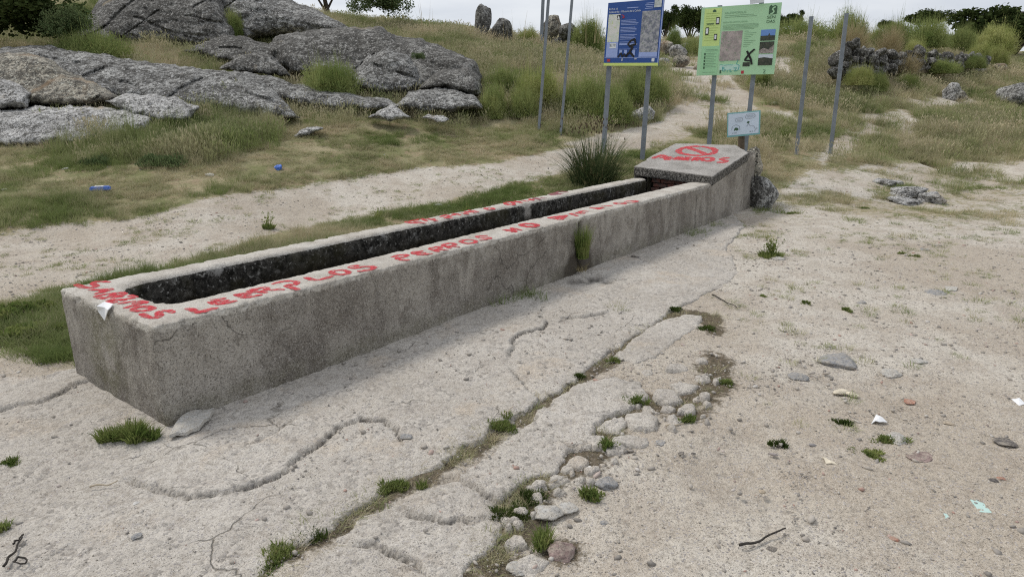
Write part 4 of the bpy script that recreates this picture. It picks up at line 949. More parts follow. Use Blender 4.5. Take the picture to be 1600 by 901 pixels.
sheet('crumpled white paper in the meadow at left', [(125, 250), (134, 247), (142, 252), (134, 257)], paper, 'paper scrap', name='paper_scrap', seed=6, crease=.05)
sheet('long beige scrap beside the blue packet', [(113, 308), (128, 304), (130, 307), (117, 311)], bone, 'scrap', seed=7)
sheet('flattened silver scrap at the far left path', [(95, 293), (104, 290), (106, 294), (98, 297)], mb['grey'], 'scrap', seed=8)
sheet('thin pale chip lying in the right sand', [(1284, 717), (1298, 722), (1308, 729), (1290, 727)], bone, 'chip', seed=9)
sheet('grey flat tile chip near the top right weeds', [(1476, 448), (1496, 450), (1494, 455), (1478, 455)], mb['lite'], 'chip', seed=19, thick=.01)
# blue packet: a small flattened carton with a white panel
c = G(158, 303) + [0, 0, .035]; pk = empty('blue_packet', tuple(c)); tag(pk, 'flattened blue packet with a white label at the edge of the dirt path', 'packet')
def lbox(w, d, h, cx=0, cy=0, cz=0, rz=0, bev=.15, tap=0.):
    import bmesh
    bm = bmesh.new(); bmesh.ops.create_cube(bm, size=1)
    for v in bm.verts: v.co = Vector((v.co.x * w * (1 - tap * (v.co.z > 0)), v.co.y * d * (1 - tap * (v.co.z > 0)), v.co.z * h))
    if bev: bmesh.ops.bevel(bm, geom=bm.edges[:], offset=min(w, d, h) * bev, segments=2, affect='EDGES')
    cs, sn = math.cos(rz), math.sin(rz)
    V = [(v.co.x * cs - v.co.y * sn + cx, v.co.x * sn + v.co.y * cs + cy, v.co.z + cz) for v in bm.verts]; bm.verts.index_update()
    F = [[v.index for v in f.verts] for f in bm.faces]; bm.free(); return V, F
V, F = lbox(.26, .14, .05, cz=.03, rz=.35, bev=.2, tap=.08); mesh('carton', V, F, bluep, pk, False)
V, F = lbox(.11, .085, .006, cz=.058, rz=.35, cx=-.01, bev=.1); mesh('white_label', V, F, paper, pk, False)
S, F = stone_shape(3, 77, 14, .2); c = G(436, 267); tag(mesh('crumpled_wrapper', S * .055, F, bluep, smooth=False, loc=(c[0], c[1], c[2] + .03)), 'crumpled blue wrapper in the short grass', 'wrapper')
# white paper stuck over the rim at the trough's end
P1 = on_z(np.array([163., 172., 180.]), np.array([474., 481., 473.]), HT)
nq = -TA  # outward from the end face
def endpt(t, z, o=.012): return tpt(-o, t, z)
def endface(u, v, o=.02):
    d = rays(u, v); c0 = np.array([0, 0, CAMZ]); kk = (-o - (c0[:2] - TO) @ TA) / (d[:2] @ TA); return c0 + d * kk
def rimpt(u, v): q = on_z(np.array([float(u)]), np.array([float(v)]), HT + .013)[0]; return q
pp = np.array([rimpt(163, 471), rimpt(176, 474), rimpt(172, 480), endface(168, 484), endface(163, 500), endface(153, 486), rimpt(151, 478)])
cc = pp.mean(0) + [0, 0, .006]
V = np.concatenate([pp, [cc], pp - np.append(TA, 0) * -.003 - [0, 0, .003], [cc - [0, 0, .003]]]); n = 7
F = [(i, (i + 1) % n, n) for i in range(n)] + [((i + 1) % n + n + 1, i + n + 1, 2 * n + 1) for i in range(n)] + [(i, i + n + 1, (i + 1) % n + n + 1, (i + 1) % n) for i in range(n)]
tag(mesh('wet_tissue', V - cc, F, paper, smooth=False, loc=tuple(cc)), 'white paper tissue hanging over the end rim of the trough', 'tissue')
# sticks
def tube(pts, r0, r1, mat, name, parent=None, nn=6, loc=None):
    pts = np.array(pts, float); V = []; n = len(pts); T = np.gradient(pts, axis=0); T /= np.linalg.norm(T, axis=1)[:, None] + 1e-9
    for i in range(n):
        up = np.array([0, 0, 1.]) if abs(T[i, 2]) < .9 else np.array([1., 0, 0]); a = np.cross(T[i], up); a /= np.linalg.norm(a); b = np.cross(T[i], a); r = r0 + (r1 - r0) * i / (n - 1)
        for k in range(nn): t = 2 * math.pi * k / nn; V.append(pts[i] + (a * math.cos(t) + b * math.sin(t)) * r)
    F = [(i * nn + k, i * nn + (k + 1) % nn, (i + 1) * nn + (k + 1) % nn, (i + 1) * nn + k) for i in range(n - 1) for k in range(nn)] + [tuple(range(nn))[::-1], tuple((n - 1) * nn + k for k in range(nn))]
    V = np.array(V)
    if loc is not None: V = V - np.array(loc)
    return mesh(name, V, F, mat, parent, loc=loc)
def stick(label, pts, r, mat, base=.012, cat='stick', name='stick'):
    q = flat(pts); t = np.linspace(0, 1, len(q)); tt = np.linspace(0, 1, 14); x = np.interp(tt, t, q[:, 0]); y = np.interp(tt, t, q[:, 1])
    z = terr(x, y) + .012 * on_apron(x, y) + r + base + .004 * np.sin(tt * 9)
    P = np.stack([x + .004 * np.sin(tt * 17), y, z], 1); o = tube(P, r, r * .55, mat, name, loc=tuple(P[7])); return tag(o, label, cat)
dk = plain('dry_twig_dark', (.05, .045, .04), .9, .1, .4, 60); lt = plain('dry_twig_pale', (.42, .36, .27), .9, .1, .2, 60)
stick('black charred stick on the sand at the bottom', [(1154, 857), (1175, 855), (1200, 842), (1228, 831)], .0055, dk)
stick('thin dark twig at the lower left corner', [(8, 895), (20, 878), (32, 858), (38, 846)], .005, dk)
stick('short dark twig joining the corner twig', [(22, 860), (32, 851), (40, 844)], .004, dk)
stick('curl of black wire at the lower left corner', [(24, 888), (30, 881), (42, 881), (43, 889), (32, 892), (25, 888)], .004, dk, cat='wire', name='wire')
stick('brown twig on the apron at lower left', [(142, 769), (160, 766), (175, 765), (187, 760)], .004, lt)
stick('pale straw lying across the mossy crack', [(787, 653), (795, 647), (803, 640)], .003, lt)
stick('pale straw in the gap below the slabs', [(850, 760), (862, 757), (872, 754)], .003, lt)
stick('grey twig in the sand right of the slab patch', [(1112, 463), (1132, 473), (1152, 484)], .005, dk)
stick('pale twig right of the broken slabs', [(1040, 669), (1055, 667), (1070, 667)], .004, lt)
# broken shell
c = G(1320, 617); sh = empty('broken_shell', tuple(c)); tag(sh, 'broken cream shell on the sand beside a brick chip', 'shell')
for k, (dx, dy, w, rz) in enumerate(((-.015, .02, .05, .3), (.035, -.012, .038, -.6))):
    S, F = ico(3); V = S * np.array([w, w * .55, w * .4]); V = V[:, :]; V[:, 2] = np.abs(V[:, 2]); cs, sn = math.cos(rz), math.sin(rz)
    V = np.stack([V[:, 0] * cs - V[:, 1] * sn + dx, V[:, 0] * sn + V[:, 1] * cs + dy, V[:, 2]], 1) + fbm(V * 20 + k, 2)[:, None] * .008; mesh('shell_half', V, F, bone, sh)

# ---------------------------------------------------------------- posts and boards
def post(foot, head, Y=None, Yh=None, w=.055, name='steel_post', parent=None, label=None, group=None):
    Pf = G(*foot) if Y is None else at_depth(foot[0], foot[1], Y); Ph = at_depth(head[0], head[1], (Pf[1] if Yh is None else Yh))
    Pf = Pf - (Ph - Pf) / np.linalg.norm(Ph - Pf) * .12
    ax = (Ph - Pf); L = np.linalg.norm(ax); ax = ax / L
    sx = np.array([math.cos(.35), math.sin(.35) * -1, 0]); sx -= ax * (sx @ ax); sx /= np.linalg.norm(sx); sy = np.cross(ax, sx)
    t = .004; prof = [(-w / 2, -w * .35), (w / 2, -w * .35), (w / 2, w * .35), (w / 2 - t * 2.5, w * .35), (w / 2 - t * 2.5, w * .35 - t * 2), (w / 2 - t, w * .35 - t * 2), (w / 2 - t, -w * .35 + t), (-w / 2 + t, -w * .35 + t),
        (-w / 2 + t, w * .35 - t * 2), (-w / 2 + t * 2.5, w * .35 - t * 2), (-w / 2 + t * 2.5, w * .35), (-w / 2, w * .35)]
    n = len(prof); V = [Pf + sx * a + sy * b for a, b in prof] + [Ph + sx * a + sy * b for a, b in prof]
    V = np.array(V); F = [(i, (i + 1) % n, (i + 1) % n + n, i + n) for i in range(n)] + [tuple(range(n))[::-1], tuple(range(n, 2 * n))]
    if parent is None:
        o = mesh(name, V - Pf, F, M['metal'], smooth=False, loc=tuple(Pf)); return tag(o, label, 'post', group)
    return mesh(name, V - np.array(parent.location), F, M['metal'], parent, False)
g_ = 'bare steel posts'
post((842, 205), (858, -14), label='leftmost tall grey steel post at the foot of the broom', group=g_)
post((876, 212), (895, -14), label='tall grey steel post just right of the leftmost one', group=g_, w=.05)
post((1244, 242), (1268, 26), label='grey steel post right of the green board, the shorter looking one', group=g_, w=.075)
post((1297, 241), (1323, 21), label='grey steel post farthest right, standing before the dry stone wall', group=g_, w=.075)
post((846, 60), (849, -10), Y=25.0, label='thin distant pole rising behind the leftmost steel post', w=.10, group='thin distant pole')

class Board:
    def __init__(s, corners, Yl, Yr, parent):
        (tl, tr, br, bl) = corners; s.par = parent
        s.c = [at_depth(*tl, Yl), at_depth(*tr, Yr), at_depth(*br, Yr), at_depth(*bl, Yl)]
        s.n = np.cross(s.c[1] - s.c[0], s.c[3] - s.c[0]); s.n /= np.linalg.norm(s.n)
        if s.n @ (np.array([0, 0, CAMZ]) - s.c[0]) < 0: s.n = -s.n
        s.k = 0
    def p(s, u, v, o=0.):
        a, b, c, d = s.c
        return a * (1 - u) * (1 - v) + b * u * (1 - v) + c * u * v + d * (1 - u) * v + s.n * o
    def quad(s, pts, mat, name, lay=1, back=0.):
        o = .0025 * lay; V = [s.p(u, v, o) for u, v in pts]; n = len(V)
        V += [s.p(u, v, back if lay == 0 else o - .002) for u, v in pts]
        F = [tuple(range(n)), tuple(range(n, 2 * n))[::-1]] + [(i, i + n, (i + 1) % n + n, (i + 1) % n) for i in range(n)]
        return mesh(name, np.array(V) - np.array(s.par.location), F, mat, s.par, False)
    def rect(s, u0, v0, u1, v1, mat, name, lay=1): return s.quad([(u0, v0), (u1, v0), (u1, v1), (u0, v1)], mat, name, lay)
    def rects(s, L, mat, name, lay=1):
        V = []; F = []; o = .0025 * lay
        for (u0, v0, u1, v1) in L:
            b = len(V); V += [s.p(u, v, o) for u, v in ((u0, v0), (u1, v0), (u1, v1), (u0, v1))]; F.append((b, b + 1, b + 2, b + 3))
        return mesh(name, np.array(V) - np.array(s.par.location), F, mat, s.par, False)
    def line(s, pts, w, mat, name, lay=4, asp=1.):
        V = []; F = []; o = .0025 * lay
        q = np.array(pts, float); L = np.r_[0, np.cumsum(np.hypot(*np.diff(q, axis=0).T))]; n = max(3, int(L[-1] / .02)); t = np.linspace(0, L[-1], n); X = np.interp(t, L, q[:, 0]); Y = np.interp(t, L, q[:, 1])
        dx, dy = np.gradient(X), np.gradient(Y); l_ = np.hypot(dx, dy) + 1e-9
        for i in range(n):
            nx, ny = -dy[i] / l_[i] * w / 2, dx[i] / l_[i] * w / 2; V += [s.p(X[i] + nx, Y[i] + ny * asp, o), s.p(X[i] - nx, Y[i] - ny * asp, o)]
        F = [(2 * i, 2 * i + 1, 2 * i + 3, 2 * i + 2) for i in range(n - 1)]
        return mesh(name, np.array(V) - np.array(s.par.location), F, mat, s.par, False)
    def text(s, txt, u, v, h, mat, lay=3, name='lettering', width=None):
        """real lettering laid on the board; h and width are fractions of the board"""
        cu = bpy.data.curves.new('t', 'FONT'); cu.body = txt; cu.size = 1; ob = bpy.data.objects.new('t', cu); COL.objects.link(ob)
        dg = bpy.context.evaluated_depsgraph_get(); me = ob.evaluated_get(dg).to_mesh()
        V = np.array([w.co[:2] for w in me.vertices]); F = [tuple(p.vertices) for p in me.polygons]; ob.evaluated_get(dg).to_mesh_clear()
        bpy.data.objects.remove(ob); bpy.data.curves.remove(cu)
        lo, hi = V.min(0), V.max(0); asp = np.linalg.norm(s.c[1] - s.c[0]) / np.linalg.norm(s.c[3] - s.c[0])
        V = V - lo; kx = (width / (hi - lo)[0]) if width else h / .72 / asp
        P = np.array([s.p(u + a * kx, v - b * h / .72, .0025 * lay) for a, b in V])
        return mesh(name, P - np.array(s.par.location), F, mat, s.par, False)
def flatm(n, c, r=.35): return plain(n, c, r, .4, .03, 5)
def mapm(name, a, b, c, sc):
    n = NT(name); col = n.mix(n.ramp(n.noise(sc, 6, .75), [(.42, 0), (.58, 1)]), a, b); col = n.mix(n.ramp(n.noise(sc * 2.3, 5, .8), [(.55, 0), (.62, 1)]), col, c); return n.fin(col, .35, spec=.4)
K_ = dict(blue=flatm('board_blue', (.018, .075, .30)), lblue=flatm('pale_blue_print', (.33, .42, .74)), white=flatm('white_print', (.72, .76, .80)), black=flatm('black_paint', (.008, .008, .008), .5), lime=flatm('lime_strip', (.62, .74, .20)),
    mint=flatm('mint_board', (.42, .68, .42)), ylw=flatm('yellow_green_panel', (.58, .76, .27)), dgreen=flatm('dark_green_print', (.05, .12, .06)), mgreen=flatm('grey_green_print', (.20, .36, .22)), teal=flatm('teal_marker', (.05, .38, .36)), red=flatm('red_print', (.45, .03, .05)), grey=flatm('grey_print', (.30, .33, .36)),
    aer=mapm('aerial_photo_blue', (.16, .17, .22), (.42, .42, .44), (.12, .18, .12), 14), aer2=mapm('aerial_photo_pink', (.30, .26, .25), (.46, .40, .38), (.20, .27, .18), 9), strip=mapm('route_strip', (.62, .66, .60), (.74, .72, .70), (.5, .62, .22), 10), skyp=flatm('sky_print', (.14, .28, .62)), cloudp=flatm('cloud_print', (.6, .66, .72)), landp=mapm('landscape_print', (.02, .03, .02), (.05, .06, .035), (.12, .10, .09), 20), rockpic=mapm('rock_print', (.2, .17, .15), (.45, .4, .38), (.03, .04, .03), 25), back=flatm('board_back', (.25, .26, .27)))
# blue board
Yl, Yr = 13.3, 12.7
fb = at_depth(980, 243, 12.9); B0 = empty('blue_notice_board', (fb[0], fb[1], float(terr(fb[0], fb[1])))); tag(B0, 'blue route board with maps and black graffiti on two grey posts', 'sign')
for (f_, h_, Y_) in (((943, 236), (958, 12), 13.42), ((1004, 243), (1021, 4), 13.02)): post(f_, h_, Y=Y_, w=.085, name='post', parent=B0)
b = Board(((950.5, 5), (1038, -2), (1028, 103), (943, 103)), Yl - .05, Yr - .05, B0)
b.quad([(0, 0), (1, 0), (1, 1), (0, 1)], K_['blue'], 'panel', 0, -.025)
b.rect(0, .955, 1, 1, K_['lime'], 'lime_strip'); b.rect(.985, 0, 1, .955, K_['lblue'], 'white_edge'); b.rects([(0.01, .868, .975, .876)], K_['lblue'], 'rule')
b.rect(.03, .185, .245, .62, K_['strip'], 'route_map'); b.rect(.03, .622, .245, .862, K_['lblue'], 'legend_panel'); b.rect(.64, .165, .965, .79, K_['aer'], 'aerial_map'); b.rect(.64, .79, .965, .862, K_['lblue'], 'legend_panel')
b.rects([(.09, .15 + .62 * 0 + .50, .2, .70), (.09, .64, .21, .72)], K_['white'], 'legend_box', 2)
b.rect(.84, 0, .965, .12, mapm('faded_corner', (.45, .5, .5), (.65, .68, .68), (.2, .22, .18), 12), 'faded_corner', 2)
b.rect(.19, .20, .245, .27, K_['black'], 'north_box', 2); b.quad([(.217, .205), (.24, .262), (.196, .262)], K_['white'], 'north_arrow', 3)
b.line([(.27, .20), (.32, .22), (.28, .26), (.33, .235)], .012, K_['red'], 'route_mark', 3)
b.text('RUTA 10', .03, .118, .030, K_['white']); b.text('Valdemorillo - Villanueva de la Cañada', .03, .165, .032, K_['white'], width=.58)
b.rects([(.36 + 0, .095, .56, .107)] + [(.70 - .02 * (i % 2), .045 + i * .026, .825, .055 + i * .026) for i in range(4)], K_['lblue'], 'small_print', 2)
rr_ = np.random.default_rng(3); b.rects([(.27, .285 + i * .0225, .27 + rr_.uniform(.26, .33), .293 + i * .0225) for i in range(17) if i % 5 != 4], K_['lblue'], 'small_print', 2)
b.rects([(.27, .655, .60, .672), (.27, .735, .60, .74), (.28, .75, .33, .80), (.37, .75, .42, .81), (.52, .75, .57, .86)], K_['lblue'], 'info_boxes', 2)
b.rects([(.06, .89, .12, .935)], K_['red'], 'crest', 2); b.rects([(.335, .885, .35, .925), (.57, .888, .61, .90), (.88, .885, .93, .935)], K_['white'], 'crest', 2)
b.line([(.56, .585), (.49, .60), (.43, .66), (.46, .69), (.57, .665), (.55, .60)], .03, K_['black'], 'graffiti', 4)
b.line([(.47, .69), (.52, .72), (.47, .78), (.56, .86)], .035, K_['black'], 'graffiti', 4); b.line([(.53, .70), (.46, .80), (.41, .86)], .03, K_['black'], 'graffiti', 5)
b.line([(.26, .87), (.32, .79), (.34, .86), (.38, .81), (.40, .86), (.45, .80)], .022, K_['black'], 'graffiti', 5)
# green board
Yl, Yr = 12.5, 11.7
fb = at_depth(1135, 240, 11.9); G0 = empty('green_notice_board', (fb[0], fb[1], float(terr(fb[0], fb[1])))); tag(G0, 'pale green trail board with photographs and a black graffiti mark', 'sign')
for (f_, h_, Y_) in (((1107, 236), (1125, 9), 12.3), ((1163, 246), (1190, 3), 11.95)): post(f_, h_, Y=Y_, w=.075, name='post', parent=G0)
b = Board(((1096.5, 12.5), (1221.5, 4), (1209, 116), (1088, 118.5)), Yl - .12, Yr - .05, G0)
b.quad([(0, 0), (1, 0), (1, 1), (0, 1)], K_['mint'], 'panel', 0, -.025); b.rect(.045, .02, .27, .565, K_['ylw'], 'yellow_panel')
b.rects([(.045, .565, .275, .99)], flatm('green_panel', (.36, .66, .38)), 'lower_panel')
b.rect(.29, .36, .56, .79, K_['aer2'], 'aerial_map'); 
b.text('SEN', .845, .215, .042, K_['dgreen'], width=.10); b.text('DAS', .845, .275, .042, K_['dgreen'], width=.10)
b.quad([(.86, .05), (.88, .025), (.90, .045), (.93, .03), (.955, .05), (.955, .155), (.86, .155)], K_['dgreen'], 'emblem', 2); b.line([(.935, .055), (.90, .075), (.90, .095), (.925, .11), (.915, .14), (.88, .15)], .018, K_['mint'], 'emblem_path', 3)
b.text('VALDEMORILLO', .31, .115, .030, K_['mgreen'], width=.27); b.text('SENDA DE LANCHALAGUNA', .30, .245, .022, K_['mgreen'], width=.31)
b.rects([(.31, .135, .68, .141), (.31, .158, .72, .164)] + [(.30, .268 + i * .017, .75 - .05 * (i == 4), .273 + i * .017) for i in range(5)] + [(.585, .37 + i * .027, .58 + .06 + .03 * ((i * 7) % 4), .376 + i * .027) for i in range(9)], K_['mgreen'], 'small_print', 2)
b.rects([(.07, .09 + i * .035, .24 - .02 * (i % 3), .096 + i * .035) for i in range(12)], flatm('lime_print', (.36, .5, .14)), 'small_print', 2)
b.rects([(.10, .615 + i * .02, .26, .621 + i * .02) for i in (0, 1)] + [(.11, .67 + i * .025, .25 - .03 * (i % 2), .676 + i * .025) for i in range(9)] + [(.08, .95, .25, .956), (.30, .80, .36, .806)], K_['mgreen'], 'small_print', 2)
b.rects([(.085, .665 + i * .05, .105, .70 + i * .05) for i in range(5)], K_['dgreen'], 'pictogram', 2)
for (u0, v0, u1, v1) in ((.205, .15, .25, .255), (.075, .29, .12, .40), (.195, .39, .235, .485)):
    b.rect(u0, v0, u1, v1, K_['black'], 'phone_picture', 2); b.rect(u0 + .008, v0 + .015, u1 - .008, v1 - .018, K_['white'], 'phone_screen', 3)
b.rects([(.085, .235, .18, .252)], K_['dgreen'], 'button', 2); b.quad([(.15, .075), (.158, .045), (.178, .035), (.195, .05), (.20, .075)], K_['dgreen'], 'hand_symbol', 2)
for j, (v0, v1, cm) in enumerate(((.365, .52, 'skyp'), (.535, .70, 'landp'), (.715, .87, 'cloudp'))):
    b.rect(.79, v0, .965, v1, K_[cm], 'photograph', 2)
    if j == 0: b.rect(.79, v0 + .085, .965, v1, K_['landp'], 'photograph_land', 3); b.quad([(.88, .45), (.895, .415), (.905, .45)], K_['landp'], 'photograph_tower', 3)
    if j == 1: b.quad([(.79, .66), (.84, .62), (.90, .65), (.965, .58), (.965, .70), (.79, .70)], K_['rockpic'], 'photograph_rocks', 3)
    if j == 2: b.quad([(.79, .765), (.86, .755), (.965, .775), (.965, .87), (.79, .87)], K_['landp'], 'photograph_land', 3)
b.line([(.64, .655), (.66, .70), (.70, .78), (.715, .855)], .026, K_['black'], 'graffiti', 5, .9); b.line([(.735, .635), (.68, .69), (.62, .79), (.69, .80), (.715, .80)], .026, K_['black'], 'graffiti', 6, .9)
b.rect(.60, .82, .69, .88, K_['landp'], 'photograph', 2); b.rects([(.59, .94, .625, .985)], K_['red'], 'crest', 2); b.rects([(.31, .925, .33, .975)], K_['dgreen'], 'crest', 2); b.line([(.865, .935), (.895, .94), (.865, .985), (.90, .985)], .008, K_['dgreen'], 'crest_line', 2)
b.rect(.305, .845, .57, .93, flatm('pale_panel', (.5, .72, .62)), 'pale_panel', 1)
b.line([(.345, .88), (.345, .945), (.38, .94), (.385, .92), (.35, .905), (.375, .89), (.345, .88)], .008, K_['teal'], 'marker_scrawl', 4)
b.line([(.41, .925), (.41, .955)], .007, K_['teal'], 'marker_scrawl', 4); b.line([(.43, .93), (.46, .92), (.44, .955), (.47, .95)], .007, K_['teal'], 'marker_scrawl', 4)
b.line([(.49, .90), (.53, .89), (.50, .95), (.55, .93), (.56, .86), (.52, .84), (.54, .78)], .007, K_['teal'], 'marker_scrawl', 4); b.line([(.30, .85), (.33, .845), (.36, .855), (.42, .85), (.48, .855)], .006, K_['teal'], 'marker_scrawl', 3)
# small white plate on top of the green board
fb = at_depth(1183, 8, 11.75); wp = empty('white_plate', tuple(fb)); tag(wp, 'small white plate sticking up above the green board', 'sign')
b = Board(((1171, -22), (1194, -24), (1194, 4), (1172, 7)), 11.82, 11.70, wp); b.quad([(0, 0), (1, 0), (1, 1), (0, 1)], K_['white'], 'panel', 0, -.006); b.rects([(.12 + .2 * i, .72, .24 + .2 * i, .78) for i in range(4)], K_['grey'], 'lettering', 1)
# small cartoon notice on a wooden stake
st_f = at_depth(1160, 250, 11.25); st = empty('small_notice', (st_f[0], st_f[1], float(terr(st_f[0], st_f[1])))); tag(st, 'small white notice with a teal frame on a wooden stake behind the trough', 'sign')
stk = tube([st_f - [0, 0, .35], at_depth(1159, 186, 11.25)], .058, .055, M['wood'], 'stake', st, 8, None)
stk.data.transform(__import__('mathutils').Matrix.Translation(-Vector(st.location)))
teal = flatm('teal_frame', (.22, .46, .47))
b = Board(((1136.5, 177), (1188, 172.5), (1187, 210), (1136, 215)), 11.25, 11.0, st); b.quad([(0, 0), (1, 0), (1, 1), (0, 1)], teal, 'frame', 0, -.03); b.rect(.035, .05, .965, .93, flatm('notice_white', (.66, .76, .88)), 'sheet')
b.line([(.25, .33), (.27, .25), (.45, .22), (.49, .33), (.42, .40), (.28, .40), (.25, .33)], .012, K_['grey'], 'speech_bubble', 3); b.line([(.55, .22), (.60, .12), (.82, .11), (.86, .22), (.78, .30), (.60, .30), (.55, .22)], .012, K_['grey'], 'speech_bubble', 3)
b.rects([(.30, .28, .44, .295), (.31, .335, .42, .35), (.60, .16, .8, .172), (.61, .20, .82, .212), (.62, .24, .78, .252)], K_['grey'], 'small_print', 3)
b.line([(.14, .72), (.17, .56), (.28, .50), (.38, .58), (.40, .74)], .012, K_['grey'], 'drawn_outline', 3); b.line([(.60, .62), (.66, .50), (.70, .60), (.82, .62), (.88, .80)], .012, K_['grey'], 'drawn_outline', 3)
b.quad([(.22, .68), (.26, .62), (.33, .64), (.36, .70), (.31, .76), (.27, .72), (.23, .76)], K_['dgreen'], 'drawn_patch', 3); b.rects([(.16, .83, .20, .86), (.22, .83, .30, .86), (.70, .82, .74, .86), (.77, .82, .79, .86), (.84, .82, .86, .86), (.90, .70, .92, .75)], K_['grey'], 'drawn_marks', 3)
b.quad([(.60, .47), (.64, .40), (.69, .42), (.66, .50)], K_['dgreen'], 'drawn_patch', 3)

# ---------------------------------------------------------------- the dry stone wall: every stone a part
w0 = at_depth(1430, 118, 26); DW = empty('dry_stone_wall', tuple(w0)); tag(DW, 'old dry stone wall holding up the bank at the right', 'wall')
protos = []
for k in range(9):
    S, F = stone_shape(3, 400 + k, 9, .07, .04); lo, hi = S.min(0), S.max(0); S = (S - (lo + hi) / 2) / ((hi - lo) / 2)
    me = None; protos.append((S, F))
pm = []
for k, (S, F) in enumerate(protos):
    me = bpy.data.meshes.new('wall_stone'); me.from_pydata([tuple(v) for v in S], [], [tuple(map(int, f)) for f in F]); me.polygons.foreach_set('use_smooth', [True] * len(me.polygons)); me.materials.append(M['rockd']); pm.append(me)
def wall_top(u): return 5 + np.interp(u, [1306, 1322, 1338, 1360, 1390, 1420, 1450, 1480, 1520, 1548], [92, 68, 66, 76, 80, 76, 82, 84, 84, 88])
def wall_bot(u): return np.interp(u, [1306, 1322, 1350, 1380, 1420, 1450, 1500, 1548], [118, 122, 124, 112, 110, 108, 106, 104])
def wall_Y(u): return np.interp(u, [1300, 1360, 1450, 1550], [20.5, 21.5, 25.5, 31.5])
rw = np.random.default_rng(5); u = 1306.
while u < 1546:
    col_w = rw.uniform(8, 19) * np.interp(u, [1306, 1450, 1546], [1.15, .85, .7]); v = wall_bot(u)
    while v > wall_top(u):
        hh = rw.uniform(6, 15) * np.interp(u, [1306, 1450, 1546], [1.1, .85, .7]); uu, vv = u + rw.uniform(-2, 2), v - hh * .4
        Yw = wall_Y(uu); P = at_depth(uu, vv, Yw + rw.uniform(-.12, .12)); s = Yw / FPX
        o = bpy.data.objects.new('stone', pm[rw.integers(9)]); COL.objects.link(o); o.parent = DW; o.location = tuple(P - w0)
        o.scale = (col_w * .62 * s, col_w * .6 * s, hh * .62 * s); o.rotation_euler = (rw.uniform(-.5, .5), rw.uniform(-.8, .8), rw.uniform(-3, 3)); v -= hh * .92
    u += col_w * .95
# earth bank behind the wall
ub = np.linspace(1300, 1560, 60); Vb = []
for u in ub:
    for (v, dy) in ((wall_bot(u) + 6, .1), (wall_top(u) + 4, .25), (wall_top(u) - 1, .8), (wall_top(u) + 2, 3.0)):
        P = at_depth(u, v, wall_Y(u) + dy); Vb.append(P)
bk = plain('bank_earth', (.10, .085, .055), .95, .1, .5, 6); mesh('earth_core', np.array(Vb) - w0, grid_faces(60, 4), bk, DW)
#--SECTION4--
# ---------------------------------------------------------------- leafy meshes
def blades(n, rad, h, w, lean=.5, seg=3, seed=0, fan=1.0, spread=None, curl=.5):
    """n tapering blades from a disc of radius rad, one mesh"""
    r_ = np.random.default_rng(seed); a = r_.uniform(0, 2 * math.pi, n); rr = rad * np.sqrt(r_.uniform(0, 1, n))
    bx, by = rr * np.cos(a), rr * np.sin(a); d = a + r_.normal(0, .7, n); L = h * r_.uniform(.45, 1.0, n); ln = lean * r_.uniform(.2, 1, n) * (.4 + .6 * rr / (rad + 1e-6)) * fan
    V = []; F = []; t = np.linspace(0, 1, seg + 1)
    X = bx[:, None] + np.cos(d)[:, None] * (ln * L)[:, None] * t ** (1 + curl); Y = by[:, None] + np.sin(d)[:, None] * (ln * L)[:, None] * t ** (1 + curl)
    Z = L[:, None] * (t * (1 - .35 * ln[:, None] * t))
    wx, wy = -np.sin(d + r_.normal(0, .8, n)), np.cos(d + r_.normal(0, .8, n)); ww = w * (1 - t ** 1.6) * .5 + w * .04
    A = np.stack([X + wx[:, None] * ww, Y + wy[:, None] * ww, Z], -1); B = np.stack([X - wx[:, None] * ww, Y - wy[:, None] * ww, Z], -1)
    V = np.stack([A, B], 2).reshape(-1, 3); k = np.arange(n)[:, None] * (2 * (seg + 1)) + np.arange(seg)[None] * 2; k = k.ravel()
    return V, np.stack([k, k + 1, k + 3, k + 2], -1)
def join(parts):
    V = []; F = []; b = 0
    for v, f in parts: V.append(v); F.append(np.asarray(f) + b); b += len(v)
    return np.concatenate(V), np.concatenate(F)
def mk(name, V, F, mat):
    me = bpy.data.meshes.new(name); V = np.asarray(V, np.float32); m, k = F.shape
    me.vertices.add(len(V)); me.vertices.foreach_set('co', V.ravel()); me.loops.add(m * k); me.loops.foreach_set('vertex_index', F.astype(np.int32).ravel())
    me.polygons.add(m); me.polygons.foreach_set('loop_start', np.arange(0, m * k, k, dtype=np.int32)); me.update(calc_edges=True); me.materials.append(mat); return me
